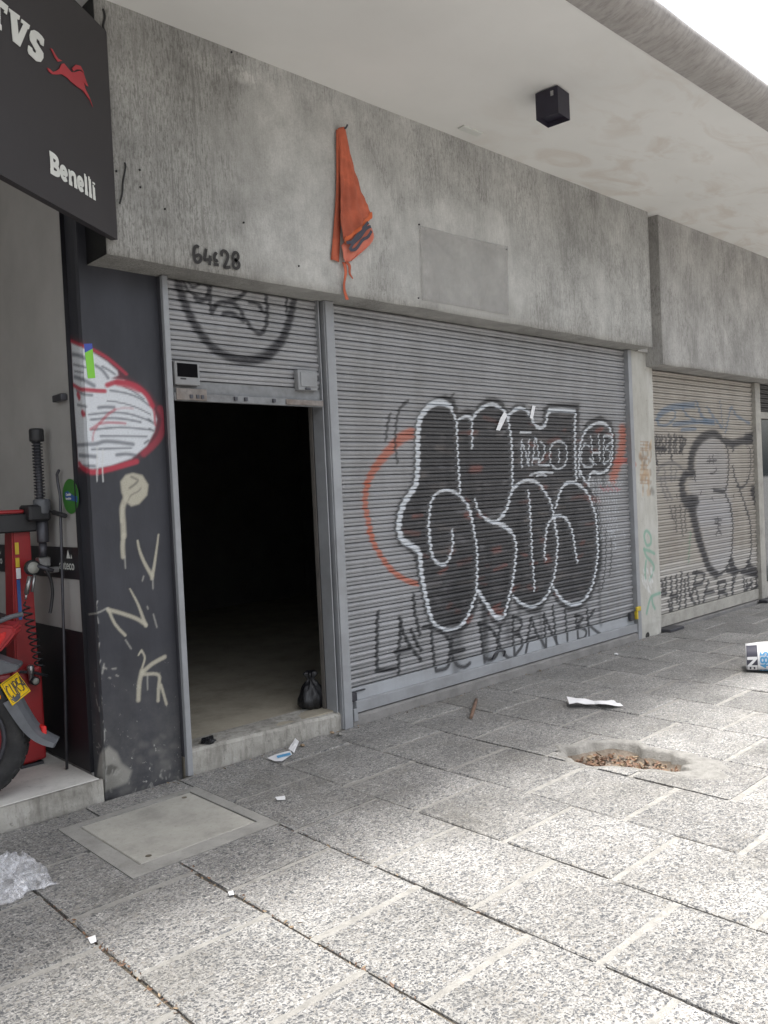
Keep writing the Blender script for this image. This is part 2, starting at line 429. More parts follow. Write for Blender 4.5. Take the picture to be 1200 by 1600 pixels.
M_mortar = cement('pale_mortar', (.30, .29, .268), .92, 16, .7); M_dirt = cement('joint_dirt', (.13, .11, .085), .95, 14)
M_cover = cement('cover_cement', (.36, .35, .315), .88, 4.5, .5); M_coverf = cement('cover_frame_cement', (.29, .283, .263), .9, 6.0, .5)
M_patch = cement('patch_cement', (.265, .258, .24), .92, 20, .9); M_pit = cement('pit_cement', (.22, .185, .15), .95, 11, .9)
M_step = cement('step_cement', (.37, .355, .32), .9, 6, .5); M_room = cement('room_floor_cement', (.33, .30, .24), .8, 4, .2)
t = NT('stained_step_cement')
c = t.ramp(t.noise(6, 7, .68), [(.28, (.22, .21, .185)), (.5, (.36, .345, .31)), (.74, (.45, .435, .40))])
c = t.mix(t.math('MULTIPLY', t.ramp(t.noise(1.0, 6, .7, t.map((16, 16, 3.5))), [(.48, 0.0), (.66, 1.0)]), .6), c, (.11, .10, .085))
c = t.mix(t.ramp(t.noise(45, 4, .7), [(.6, 0.0), (.7, .6)]), c, (.10, .095, .085))
t.set(Base_Color=c, Roughness=.9); t.bump(t.noise(22, 7, .7), .6, .012); M_step2 = t.m
M_sill = cement('sill_cement', (.215, .208, .20), .92, 7, .5)
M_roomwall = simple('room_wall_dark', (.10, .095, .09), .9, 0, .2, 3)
M_shopfloor = cement('shop_floor', (.62, .61, .57), .7, 3, .15)
M_ground = cement('ground_asphalt', (.17, .165, .16), .95, 2, .3)
t = NT('shop_wall_paint'); zz = t.sep()[2]
n = t.noise(2.5, 5, .6)
c = t.ramp(n, [(.3, (.36, .35, .335)), (.7, (.44, .43, .415))])
t.set(Base_Color=c, Roughness=.7); t.bump(t.noise(30, 4), .06, .004); M_shopwall = t.m
M_black = simple('black_gloss_paint', (.012, .012, .016), .45, 0, .3, 5)
M_blackband = simple('black_vinyl', (.015, .015, .018), .4, 0, .2, 5)
M_sign = simple('sign_charcoal_vinyl', (.030, .027, .030), .5, 0, .08, 3, .02)
M_white = simple('white_vinyl', (.66, .67, .63), .5, 0, .05, 8, 0)
M_redv = simple('red_vinyl', (.40, .035, .045), .5, 0, .06, 8, 0)
M_num = simple('black_number_paint', (.025, .023, .022), .7, 0, .3, 40, .05)
M_lamp = simple('lamp_black_violet', (.016, .013, .026), .5, 0, .2, 9, .05)
M_wire = simple('black_wire', (.02, .02, .02), .6, 0, .2, 20, 0)
M_red = simple('red_enamel', (.33, .018, .022), .38, 0, .12, 4, .02, dirt=(.06, .02, .02, .4))
M_steel = simple('steel', (.42, .42, .42), .35, .9, .15, 20, .05)
M_dsteel = simple('dark_steel', (.07, .07, .08), .45, .5, .2, 20, .05)
M_rubber = simple('tyre_rubber', (.022, .022, .023), .75, 0, .25, 30, .15, dirt=(.10, .09, .08, .3))
M_bplast = simple('black_plastic', (.018, .018, .02), .5, 0, .2, 20, .05)
M_gplast = simple('grey_plastic', (.10, .105, .115), .42, 0, .15, 20, .06)
M_yellow = simple('yellow_plate', (.82, .53, .015), .4, 0, .05, 12, .02)
M_yel2 = simple('yellow_enamel', (.55, .40, .03), .5, 0, .15, 20, .05)
M_orange = simple('orange_lens', (.85, .25, .02), .25, 0, .05, 9, 0)
M_redlens = simple('red_lens', (.55, .02, .02), .2, 0, .1, 9, 0)
M_green = simple('green_sticker', (.045, .19, .03), .45, 0, .05, 9, 0)
M_blue = simple('blue_sticker', (.03, .10, .32), .45, 0, .08, 9, 0)
M_tapeg = simple('lime_tape', (.20, .55, .04), .45, 0, .04, 9, 0); M_tapeb = simple('blue_tape', (.04, .07, .36), .45, 0, .04, 9, 0)
M_paper = simple('white_paper', (.74, .74, .75), .7, 0, .05, 12, .05)
M_inkb = simple('blue_ink', (.10, .33, .58), .6, 0, .05, 12, 0); M_inkd = simple('dark_ink', (.05, .05, .07), .6, 0, .1, 12, 0)
M_leaf = simple('dry_leaf', (.17, .098, .06), .85, 0, .5, 55, .1); M_leaf2 = simple('dry_leaf_tan', (.25, .185, .12), .85, 0, .4, 55, .1)
M_wood = simple('rusty_rod', (.16, .10, .07), .85, 0, .3, 25, .2)
M_rag = simple('rag_brick_red', (.50, .12, .062), .85, 0, .22, 9, .25, dirt=(.16, .05, .035, .6))
M_rag2 = simple('rag_hem_orange', (.62, .14, .05), .85, 0, .12, 9, .2); M_rag3 = simple('rag_panel_salmon', (.60, .18, .12), .85, 0, .12, 9, .2)
t = NT('faded_cloth'); t.set(Base_Color=t.ramp(t.noise(4, 5), [(.3, (.44, .43, .415)), (.7, (.52, .51, .49))]), Roughness=.95, Alpha=t.ramp(t.noise(5, 5), [(.3, .14), (.7, .40)])); t.bump(t.noise(90, 3), .2, .004); M_sheet = t.m
t = NT('dark_opening'); t.set(Base_Color=(.006, .006, .007), Roughness=.9); t.b.inputs['Specular IOR Level'].default_value = .05; M_screen = t.m
M_jamb = simple('jamb_brown_grey', (.11, .10, .09), .8, 0, .2, 8)
M_plate = simple('stained_steel_plate', (.20, .18, .165), .6, 0, .3, 25, .1, dirt=(.12, .07, .04, .6))
M_boxgrey = simple('lock_box_grey', (.25, .256, .262), .5, 0, .1, 10, .05, dirt=(.15, .12, .1, .4))
t = NT('black_bin_liner'); t.set(Base_Color=(.012, .012, .014), Roughness=.33); t.bump(t.noise(1, 6, .65, t.map((30, 30, 14)), 1.0), .5, .02); M_bag = t.m
t = NT('clear_plastic'); t.set(Base_Color=(.88, .89, .93), Roughness=.14, Alpha=t.ramp(t.noise(1, 5, .75, t.map((11, 11, 11)), 2.0), [(.42, .08), (.58, .24), (.70, .62)])); t.b.inputs['Specular IOR Level'].default_value = 1.0
t.b.inputs['Coat Weight'].default_value = .5; M_clear = t.m
t = NT('glass_pane'); t.set(Base_Color=(.03, .04, .045), Roughness=.04); t.b.inputs['Specular IOR Level'].default_value = 1.0; t.b.inputs['Coat Weight'].default_value = .6; M_glass = t.m
t = NT('foliage_green'); t.set(Base_Color=t.ramp(t.noise(3, 3), [(.3, (.035, .06, .015)), (.7, (.09, .14, .03))]), Roughness=.6); M_fol = t.m
M_dial = simple('dial_grey', (.30, .30, .27), .4, 0, .1, 30, 0)
M_bark = simple('bark', (.10, .075, .055), .9, 0, .3, 12, .4)

# ================================================================== THE SETTING
YW, YF, ZC, ZS = 4.05, 3.872, 3.984, 2.727      # shutter frame plane, fascia plane, ceiling, soffit of the beam
obj('ground', pyd('ground', [(-600, -600, -.13), (600, -600, -.13), (600, 600, -.13), (-600, 600, -.13)], [(0, 1, 2, 3)]), M_ground, kind='structure')

pave = empty('pavement', (3, 2, 0), kind='structure'); pave['label'] = 'pavement of square exposed pebble slabs with mortar joints'
def child(o, p):
    o.parent = p; o.matrix_parent_inverse = p.matrix_world.inverted() if False else Matrix.Translation(-Vector(p.location)); return o
PX, PY, X0, Y0 = 0.513, 0.52, 1.165, 1.44
TH = .06
HAT = (1.472, 2.205, 3.12, 3.875)                  # access cover outer rectangle
PC = (3.985, 2.415); PRX, PRY, PROT = .205, .335, R(14)  # broken pit
def pit_r(x, y):
    dx, dy = x-PC[0], y-PC[1]; c, s = math.cos(PROT), math.sin(PROT)
    u, v = (dx*c+dy*s)/PRX, (-dx*s+dy*c)/PRY
    a = math.atan2(v, u)
    return math.hypot(u, v)/(1+.10*math.sin(3*a+.6)+.07*math.sin(5*a)+.05*math.sin(9*a+1)+.03*math.sin(17*a+2))
def slab_bm(polys_rect, bev=.005):
    bm = BM(); x0, x1, y0, y1 = polys_rect; box(bm, x0, x1, y0, y1, -TH, 0)
    top = [e for e in bm.edges if all(abs(v.co.z) < 1e-6 for v in e.verts)]
    bmesh.ops.bevel(bm, geom=top, offset=bev, segments=1, affect='EDGES'); return bm
def grid_slab(x0, x1, y0, y1, keep, n):
    xs = np.linspace(x0, x1, n+1); ys = np.linspace(y0, y1, n+1); bm = BM(); vd = {}
    def V(i, j):
        if (i, j) not in vd: vd[(i, j)] = bm.verts.new((xs[i], ys[j], 0))
        return vd[(i, j)]
    for i in range(n):
        for j in range(n):
            if keep((xs[i]+xs[i+1])/2, (ys[j]+ys[j+1])/2): bm.faces.new((V(i, j), V(i+1, j), V(i+1, j+1), V(i, j+1)))
    if not bm.faces: bm.free(); return None
    r = bmesh.ops.extrude_face_region(bm, geom=bm.faces[:])
    for v in r['geom']:
        if isinstance(v, bmesh.types.BMVert): v.co.z -= TH
    bmesh.ops.recalc_face_normals(bm, faces=bm.faces[:]); return bm
GX, GY = .0055, .0125                                 # half joint widths
full = None; YB = 4.045
mort = BM(); dirt = BM()
def strip(bm, x0, x1, y0, y1, z, n, axis, amp):
    """an uneven ribbon of joint filling"""
    pv = None
    for k in range(n+1):
        t = k/n; j0 = random.uniform(-amp, amp); j1 = random.uniform(-amp, amp); dz = random.uniform(-.002, .001)
        if axis == 'x': a, b = (x0+(x1-x0)*t, y0+j0, z+dz), (x0+(x1-x0)*t, y1+j1, z+dz)
        else: a, b = (x0+j0, y0+(y1-y0)*t, z+dz), (x1+j1, y0+(y1-y0)*t, z+dz)
        inside = pit_r((a[0]+b[0])/2, (a[1]+b[1])/2) < 1.12 or (HAT[0]-.01 < (a[0]+b[0])/2 < HAT[1]+.01 and HAT[2]-.01 < (a[1]+b[1])/2 < HAT[3]+.01)
        if inside: pv = None; continue
        q = (bm.verts.new(a), bm.verts.new(b))
        if pv:
            f = bm.faces.new((pv[0], q[0], q[1], pv[1]) if axis == 'x' else (pv[1], q[1], q[0], pv[0]))
            if f.normal.z < 0: f.normal_flip()
        pv = q
for i in range(-5, 25):
    xa, xb = X0+i*PX, X0+(i+1)*PX
    off = Y0 + (0 if i % 2 == 0 else PY/2)
    strip(dirt, xa-.014, xa+.014, -1.2, YB, -.013, 60, 'y', .002)
    for j in range(-4, 6):
        ya, yb = off+j*PY, off+(j+1)*PY
        if ya >= YB-.02: continue
        if ya < -.7 : continue
        strip(mort, xa+random.uniform(-.003, .004), xb-random.uniform(-.003, .004), ya-GY-.009, ya+GY+.009, -.0035, 26, 'x', .0045)
        yb2 = min(yb, YB+GY)
        rect = (xa+GX, xb-GX, ya+GY, yb2-GY)
        cx, cy = (rect[0]+rect[1])/2, (rect[2]+rect[3])/2
        hh = rect[0] < HAT[1] and rect[1] > HAT[0] and rect[2] < HAT[3] and rect[3] > HAT[2]
        pp = abs(cx-PC[0]) < .5 and abs(cy-PC[1]) < .62
        zz = random.uniform(-.003, .003)
        if hh:
            # cut the slab along the cover's frame
            xs = sorted({rect[0], rect[1], *[q for q in HAT[:2] if rect[0] < q < rect[1]]}); ys = sorted({rect[2], rect[3], *[q for q in HAT[2:] if rect[2] < q < rect[3]]})
            bm = BM(); vd = {}
            def V(a, b):
                if (a, b) not in vd: vd[(a, b)] = bm.verts.new((a, b, 0))
                return vd[(a, b)]
            for a0, a1 in zip(xs, xs[1:]):
                for b0, b1 in zip(ys, ys[1:]):
                    if HAT[0] < (a0+a1)/2 < HAT[1] and HAT[2] < (b0+b1)/2 < HAT[3]: continue
                    bm.faces.new((V(a0, b0), V(a1, b0), V(a1, b1), V(a0, b1)))
            if not bm.faces: bm.free(); continue
            r = bmesh.ops.extrude_face_region(bm, geom=bm.faces[:])
            for v in r['geom']:
                if isinstance(v, bmesh.types.BMVert): v.co.z -= TH
            bmesh.ops.recalc_face_normals(bm, faces=bm.faces[:])
            child(obj('paving_slab', bm, M_agg), pave); continue
        if pp and any(pit_r(rect[0]+(rect[1]-rect[0])*u/8, rect[2]+(rect[3]-rect[2])*v/8) < 1.06 for u in range(9) for v in range(9)):
            bm = grid_slab(*rect, lambda x, y: pit_r(x, y) > 1.06, 40)
            if bm: child(obj('paving_slab', bm, M_agg), pave)
            continue
        if yb2 < yb-.001:
            o = obj('paving_slab', slab_bm((rect[0]-cx, rect[1]-cx, rect[2]-cy, rect[3]-cy)), M_agg)
        else:
            if full is None:
                full = bpy.data.meshes.new('paving_slab'); b_ = slab_bm((rect[0]-cx, rect[1]-cx, rect[2]-cy, rect[3]-cy)); b_.to_mesh(full); b_.free()
            o = obj('paving_slab', full, M_agg)
        o.location = (cx, cy, zz); o.rotation_euler = (random.gauss(0, .004), random.gauss(0, .004), random.gauss(0, .0035)); child(o, pave)
child(obj('mortar_joint', mort, M_mortar, kind='stuff'), pave); child(obj('joint_dirt', dirt, M_dirt, kind='stuff'), pave)

# ------------------------------------------------------------------ the building
bld = empty('concrete_building', (4.6, 4.3, 0), label='weathered concrete building with combed concrete fascia and deep white canopy over shuttered shops', cat='building')
def part(name, bm, mat, parent=None, **k): return child(obj(name, bm, mat, **k), parent or bld)
def pbox(name, mat, *a, parent=None, bev=0.0, seg=1, **k):
    o = obj(name, box(BM(), *a, bev, seg), mat, **k)
    if parent is None: return child(o, bld)
    o.parent = parent; o.matrix_parent_inverse = Matrix.Translation(-Vector(bld.location)); return o
def sub(o, parent):
    """part of a part: world-space mesh under a part of the building"""
    o.parent = parent; o.matrix_parent_inverse = parent.matrix_parent_inverse if False else Matrix.Identity(4); return o
# fascia beams
def beam(x0, x1, z0, z1, mat):
    bm = BM(); nx = int((x1-x0)/.06); nz = int((z1-z0)/.06)
    xs = np.linspace(x0, x1, nx+1); zs = np.linspace(z0, z1, nz+1)
    vs = [[bm.verts.new((x, YF+mnoise.noise(Vector((x*1.7, 0, z*1.7)))*.006, z+(mnoise.noise(Vector((x*2.3, 5, 0)))*.007 if k == 0 else 0))) for x in xs] for k, z in enumerate(zs)]
    for k in range(nz):
        for i in range(nx):
            f = bm.faces.new((vs[k][i], vs[k][i+1], vs[k+1][i+1], vs[k+1][i])); f.smooth = True
    bk = [bm.verts.new((x, 4.40, z0)) for x in xs]
    for i in range(nx): bm.faces.new((bk[i], bk[i+1], vs[0][i+1], vs[0][i]))
    bt = [bm.verts.new((x0, 4.40, z1)), bm.verts.new((x1, 4.40, z1))]
    bm.faces.new([bk[0]]+[vs[k][0] for k in range(nz+1)]+[bt[0]]).material_index = 1
    bm.faces.new([bk[-1], bt[1]]+[vs[k][-1] for k in range(nz, -1, -1)])
    bm.faces.new(bk[::-1]+[bt[0], bt[1]])
    bmesh.ops.recalc_face_normals(bm, faces=bm.faces[:]); return part('fascia_beam', bm, [mat, M_pillar if x0 < 3 else mat])
f1 = beam(1.87, 7.195, ZS, ZC+.01, M_fascia); f1['label'] = 'combed grey concrete beam with the painted street number'
f2 = beam(7.384, 15.0, 2.588, ZC+.01, M_fascia2); f2['label'] = 'paler concrete beam over the beige shutter'
pbox('beam_gap_wall', M_fascia2, 7.195, 7.384, 4.02, 4.40, 2.72, ZC)
# canopy: ceiling sheet and rounded concrete edge
bm = BM(); ys = [2.415, 3.0, 3.6, 4.40, 9.3]
box(bm, -5, 7.30, 2.418, 9.4, ZC, ZC+.18); part('ceiling', bm, M_ceil)
box(bm := BM(), 7.304, 16, 2.418, 9.4, ZC+.012, ZC+.18); part('ceiling', bm, M_ceil)
prof = [(2.418, ZC-.002), (2.34, ZC), (2.28, ZC+.012), (2.235, ZC+.034), (2.205, ZC+.062), (2.195, ZC+.085), (2.215, ZC+.10), (2.418, ZC+.13)]
bm = BM(); nx = 220; rings = []
for i in range(nx+1):
    x = -5+21*i/nx
    rings.append([bm.verts.new((x, y+mnoise.noise(Vector((x*1.3, k*.4, 0)))*.008, z+mnoise.noise(Vector((x*2.1, k*.5, 7)))*.005*(k > 0))) for k, (y, z) in enumerate(prof)])
for a, b in zip(rings, rings[1:]):
    for k in range(len(prof)-1):
        f = bm.faces.new((a[k], a[k+1], b[k+1], b[k])); f.smooth = True
bm.faces.new(rings[0]); bm.faces.new(rings[-1][::-1]); bmesh.ops.recalc_face_normals(bm, faces=bm.faces[:])
part('canopy_edge', bm, M_edge)
pbox('upper_wall', M_fascia2, -5, 16, 4.3, 9.4, ZC+.185, 6.0)
# rooms behind the fronts
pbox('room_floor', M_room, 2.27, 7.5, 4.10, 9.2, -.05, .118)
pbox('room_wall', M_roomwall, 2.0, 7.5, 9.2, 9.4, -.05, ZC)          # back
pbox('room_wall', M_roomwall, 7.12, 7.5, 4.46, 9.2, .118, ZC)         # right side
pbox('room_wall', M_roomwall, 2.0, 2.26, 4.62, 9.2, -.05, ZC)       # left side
pbox('shop_floor', M_shopfloor, -4.2, 1.80, 4.115, 9.2, -.06, .098, bev=.008)
pbox('shop_wall', M_shopwall, 1.81, 1.99, 4.245, 9.4, -.05, ZC)       # right wall of the motorcycle shop
pbox('shop_wall', M_shopwall, -4.4, -4.2, 4.2, 9.4, -.05, ZC)
pbox('shop_wall', M_shopwall, -4.2, 1.81, 9.2, 9.4, -.05, ZC)
pbox('wall_dado', M_black, 1.804, 1.809, 4.25, 9.2, .10, .838)
pbox('wall_band', M_blackband, 1.8035, 1.8085, 4.25, 9.2, 1.115, 1.285)
pbox('wall_band', M_blackband, -4.19, 1.80, 9.193, 9.198, 1.115, 1.285)
pbox('wall_dado', M_black, -4.19, 1.80, 9.193, 9.198, .10, .838)
pbox('corner_trim', M_black, 1.800, 1.8215, 4.238, 4.2445, .10, ZC-.002)
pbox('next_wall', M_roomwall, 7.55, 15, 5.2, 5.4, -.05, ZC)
# threshold of the open door
v = [(2.27, 4.075, .137), (3.385, 4.075, .106), (3.385, 4.30, .121), (2.27, 4.30, .124)]
bm = BM(); N = 26; rows = []
for i in range(N+1):
    t_ = i/N; x = 2.285+1.105*t_; zt = .137-.031*t_+mnoise.noise(Vector((x*6, 1, 0)))*.006
    j = mnoise.noise(Vector((x*9, 3, 0)))*.008
    rows.append([bm.verts.new(q) for q in ((x, 4.062+j, -.03), (x, 4.060+j, zt-.02), (x, 4.072+j, zt-.004), (x, 4.095, zt), (x, 4.28, .1205))])
for a, b in zip(rows, rows[1:]):
    for k in range(4): bm.faces.new((a[k], b[k], b[k+1], a[k+1]))
bm.faces.new(rows[0]); bm.faces.new(rows[-1][::-1]); bmesh.ops.recalc_face_normals(bm, faces=bm.faces[:])
part('door_step', bm, M_step2)
bm = BM(); N = 60; rows = []
for i in range(N+1):
    x = 3.46+3.64*i/N; j = mnoise.noise(Vector((x*7, 3, 0)))*.010
    rows.append([bm.verts.new(q) for q in ((x, 4.035+j, -.02), (x, 4.042+j*.6, .05+j), (x, 4.06, .066), (x, 4.3, .066))])
for a, b in zip(rows, rows[1:]):
    for k in range(3): bm.faces.new((a[k], b[k], b[k+1], a[k+1]))
bm.faces.new(rows[0]); bm.faces.new(rows[-1][::-1]); bmesh.ops.recalc_face_normals(bm, faces=bm.faces[:])
part('shutter_sill', bm, M_sill)
bm = BM(); box(bm, 7.5, 15, 4.07, 5.2, -.05, .02, .005); part('shutter_sill', bm, M_sill)
bm = BM(); prism(bm, [(1.80, 4.112, .098), (-4.2, 4.112, .098), (-4.2, 4.105, -.02), (1.80, 4.105, -.02)], (0, -1, 0), .02); part('shop_step', bm, M_step2)

# painted pillar between shop and door, one mesh with front and side faces
PXL, PXR, PYF, PYB = 1.822, 2.257, 4.10, 4.245
CRN = .0
def pil_uv(q):                                     # picture point -> unrolled surface (u, z): u = x on the front, u < PXL on the side
    a = W(q, PYF)
    if a[0] >= PXL: return (a[0], a[2])
    b = WX(q, PXL); return (PXL-(b[1]-PYF), b[2])
pp = Paint()
g = lambda v, pts: [pil_uv(q) for q in px(v, pts)]
WHT = (.66, .69, .72); RED = (.42, .03, .055); GRY = (.09, .10, .12)
pp.fill(g('G', [(70, 70), (200, 125), (330, 195), (460, 280), (600, 410), (640, 470), (760, 540), (880, 640), (960, 760), (1010, 880), (985, 1060), (900, 1200), (720, 1330), (500, 1410), (300, 1450), (140, 1420), (150, 1200), (110, 800), (90, 400)]), (.16, .02, .035), .004, .03, .85)
pp.fill(g('G', [(75, 105), (200, 155), (300, 205), (450, 300), (555, 395), (565, 440), (500, 475), (620, 490), (760, 580), (880, 680), (930, 790), (965, 900), (940, 1030), (860, 1180), (700, 1310), (500, 1380), (300, 1420), (150, 1390), (140, 1200), (110, 800), (90, 400)]), WHT, 0, .008, .96)
for s_, w_ in (([(90, 225), (150, 235), (215, 265)], .022), ([(330, 340), (400, 390), (460, 470)], .016), ([(400, 350), (470, 390), (530, 430)], .012), ([(110, 460), (200, 490), (310, 550)], .022), ([(480, 600), (650, 630), (780, 680), (890, 760)], .011),
               ([(360, 780), (430, 772), (520, 775)], .016), ([(260, 852), (500, 830), (700, 850), (900, 920)], .011), ([(280, 905), (480, 888), (640, 900), (800, 930)], .012), ([(290, 1010), (600, 985), (900, 1010)], .011),
               ([(380, 1075), (600, 1075), (860, 1080)], .011), ([(140, 1170), (300, 1160), (450, 1130), (720, 1160)], .020), ([(290, 1215), (500, 1205), (700, 1200)], .011), ([(160, 1275), (330, 1290)], .02), ([(550, 1272), (650, 1262), (740, 1275)], .018), ([(100, 330), (220, 360)], .012), ([(110, 400), (200, 415)], .010),
               ([(620, 560), (720, 610), (830, 690)], .009), ([(450, 710), (600, 730), (760, 780), (900, 850)], .008), ([(130, 600), (200, 640), (290, 650)], .014), ([(880, 900), (930, 940)], .014), ([(890, 1000), (930, 1020)], .012), ([(840, 1150), (880, 1120)], .012), ([(200, 1385), (320, 1390)], .016), ([(140, 750), (230, 770)], .014)):
    pp.stroke(g('G', s_), GRY, w_, .7, .75)
for s_, w_, o_ in (([(70, 85), (200, 140), (330, 190), (450, 260), (560, 350), (650, 430)], .018, .8), ([(100, 545), (180, 590), (300, 600), (425, 607)], .022, .95), ([(450, 545), (540, 515), (640, 520), (760, 560), (860, 650), (920, 760)], (.026, .030), .95), ([(560, 520), (680, 550), (780, 590)], .035, .85),
                   ([(915, 740), (940, 850), (950, 960)], .012, .8), ([(1000, 790), (1040, 900), (1010, 1060), (940, 1160), (830, 1260)], .035, .55), ([(160, 1360), (200, 1410), (300, 1450), (450, 1425), (600, 1385), (755, 1340)], .028, .95), ([(145, 640), (158, 672)], .032, .95), ([(190, 830), (198, 848)], .030, .95),
                   ([(280, 1005), (370, 940), (450, 855), (530, 800)], .015, .6), ([(370, 945), (500, 935), (640, 945)], .014, .6), ([(300, 1120), (310, 1040), (350, 970)], .010, .5), ([(530, 800), (640, 780), (720, 790)], .012, .3)):
    pp.stroke(g('G', s_), RED, w_, .5, o_)
CRM = (.46, .43, .34)
pp.fill(g('H', [(232, 130), (265, 88), (310, 75), (370, 90), (408, 150), (400, 215), (350, 270), (300, 285), (262, 250), (240, 200)]), CRM, 0, .008, .92)
pp.stroke(g('H', [(300, 100), (340, 120), (330, 140), (290, 170)]), (.1, .095, .08), .012, .8, .7)
pp.stroke(g('H', [(280, 250), (300, 215), (345, 190), (360, 170)]), (.12, .115, .1), .008, .8, .6)
for s_, w_ in (([(268, 230), (245, 300), (250, 400), (253, 470)], .030), ([(253, 460), (246, 530), (250, 600)], .024), ([(245, 280), (238, 380)], .012), ([(340, 500), (352, 560), (385, 640), (430, 720)], (.012, .022)), ([(430, 735), (450, 620), (470, 460)], (.020, .010)), ([(292, 800), (340, 890), (370, 970), (392, 1030)], (.010, .020)),
               ([(392, 1025), (330, 985), (230, 950), (155, 930)], .020), ([(155, 925), (200, 1020), (262, 1090)], .016), ([(365, 1185), (385, 1230), (370, 1290)], .012), ([(368, 1310), (350, 1400), (345, 1495)], .024), ([(510, 1225), (430, 1270), (370, 1325)], .022), ([(380, 1335), (470, 1338), (470, 1420), (468, 1500)], .018), ([(485, 1400), (520, 1520)], .016), ([(345, 1215), (360, 1190)], .01)):
    pp.stroke(g('H', s_), CRM, w_, .55, .85)
for s_ in ([(437, 800), (436, 740)], [(265, 670), (260, 600)], [(438, 960), (460, 1040)], [(400, 910), (405, 925)], [(402, 1340), (402, 1430)], [(300, 1175), (265, 1120)], [(35, 960), (90, 950), (150, 920)], [(370, 750), (378, 720)], [(130, 1270), (118, 1330)], [(125, 1290), (145, 1300)], [(180, 1300), (205, 1298)], [(160, 1355), (170, 1358)], [(205, 1340), (218, 1345)], [(82, 1490), (90, 1530)], [(98, 1540), (100, 1565)], [(70, 1390), (72, 1410)]):
    pp.stroke(g('H', s_), (.40, .39, .35), .009, .8, .65)
pp.stroke(g('G', [(345, 1190), (345, 1400), (345, 1545)]), (.62, .63, .62), .007, .8, .8); pp.stroke(g('G', [(405, 1220), (400, 1400), (408, 1550)]), (.62, .63, .62), .008, .8, .8)
pp.stroke(g('G', [(-30, 640), (40, 650)]), (.02, .02, .02), .02, .8, .0)
pf_ = [(156, 1178), (170, 1166), (183, 1176), (190, 1192), (206, 1204), (200, 1222), (182, 1232), (160, 1238), (149, 1228), (153, 1200)]
pp.fill([pil_uv(q) for q in pf_], (.30, .29, .26), 0, .012, .85); pp.fill([pil_uv(q) for q in ((164, 1198), (174, 1194), (184, 1198), (182, 1208), (170, 1212), (163, 1206))], (.10, .095, .085), 0, .006, .85)
for k in range(34):
    a_, b_ = random.uniform(150, 282), 1238-abs(random.gauss(0, 34)); pp.stroke([pil_uv((a_, b_)), pil_uv((a_+random.uniform(-3, 4), b_+random.uniform(2, 8)))], (.38, .37, .34), random.uniform(.004, .012), .8, random.uniform(.3, .8))
for k in range(22):
    b_ = random.uniform(900, 1235); pp.stroke([(PXL+random.uniform(-.02, .006), W((168, b_), PYF)[2]), (PXL+random.uniform(-.02, .006), W((168, b_+random.uniform(4, 16)), PYF)[2])], (.45, .44, .42), random.uniform(.004, .009), .8, .7)
for k in range(16):
    b_ = random.uniform(1150, 1238); a_ = random.uniform(190, 285); pp.stroke([pil_uv((a_, b_)), pil_uv((a_+random.uniform(-14, 14), b_+random.uniform(-4, 4)))], (.16, .155, .145), random.uniform(.01, .035), .9, .4)
us = np.concatenate([np.linspace(PXL-(PYB-PYF), PXL-.006, 26), [PXL, PXL+.006], np.linspace(PXL+.012, PXR, 66)])
vs = np.linspace(-.03, ZC, 560)
def pil_fn(uv):
    u, z = uv.T; x = np.maximum(u, PXL); y = PYF+np.maximum(PXL-u, 0)
    # shallow vertical groove beside the arris, chipped foot
    gr = np.exp(-((u-(PXL-.022))/.008)**2)*.012; x = x+gr*(u < PXL)
    n_ = np.array([mnoise.noise(Vector((a*9, 0, b*9))) for a, b in uv])
    foot = np.clip((.16-z)/.16, 0, 1)*np.clip(1-np.abs(u-PXL-.02)/.10, 0, 1)
    y = y+foot*.035*(.6+n_); y = y+.0025*n_*(u >= PXL)
    return np.stack([x, y, z], 1)
me, uv = grid_mesh('pillar', us, vs, pil_fn, True); pp.apply(me, uv)
pil = child(obj('pillar', me, M_pillar, label='charcoal painted pillar with white and red graffiti and cream letters'), bld)
pbox('pillar_core', M_pillar, 1.838, 2.255, 4.145, 4.62, -.03, ZC)
def wall_piece(name, pts, mat, nrm, th, parent=None):
    bm = prism(BM(), pts, nrm, th); o = obj(name, bm, mat); return o
tp = [W(q, PYF-.001) for q in px('G', [(207, 115), (291, 112), (297, 165), (217, 207)])]
sub(wall_piece('tape', tp, M_tapeb, (0, -1, 0), .0015), pil)
tp = [W(q, PYF-.001) for q in px('G', [(217, 208), (297, 166), (325, 470), (248, 476)])]
sub(wall_piece('tape', tp, M_tapeg, (0, -1, 0), .0015), pil)

# column between the shutters
cp = Paint(); gc = lambda v, pts: [(W(q, 4.05)[0], W(q, 4.05)[2]) for q in px(v, pts)]
for s_ in ([(50, 300), (38, 350), (62, 430), (100, 415), (100, 345), (70, 300), (50, 300)], [(38, 465), (60, 530), (110, 590), (132, 640), (115, 700), (90, 760)], [(38, 470), (90, 485), (135, 510)], [(60, 580), (50, 680), (52, 740)], [(185, 880), (130, 900), (95, 930), (62, 1070)], [(110, 920), (118, 980), (140, 1025)]):
    cp.stroke(gc('F', s_), (.16, .33, .25), .032, .6, .8)
for k in range(60):
    x, y = random.uniform(0, 108), random.uniform(525, 1010)
    cp.stroke(gc('E', [(x, y), (x+random.uniform(-3, 3), y+random.uniform(10, 45))]), random.choice([(.40, .27, .15), (.33, .21, .12), (.46, .34, .22), (.2, .14, .09)]), random.uniform(.015, .05), .8, .6)
for y in (540, 570, 600, 620, 700, 760, 800, 850, 900, 930):
    cp.stroke(gc('E', [(2, y), (78, y+4)]), (.26, .15, .08), .012, .8, .6)
for k in range(26):
    x, y = random.uniform(20, 130), random.uniform(640, 860)
    cp.stroke(gc('F', [(x, y), (x+8, y+random.uniform(15, 50))]), (.60, .61, .60), .02, .8, .5)
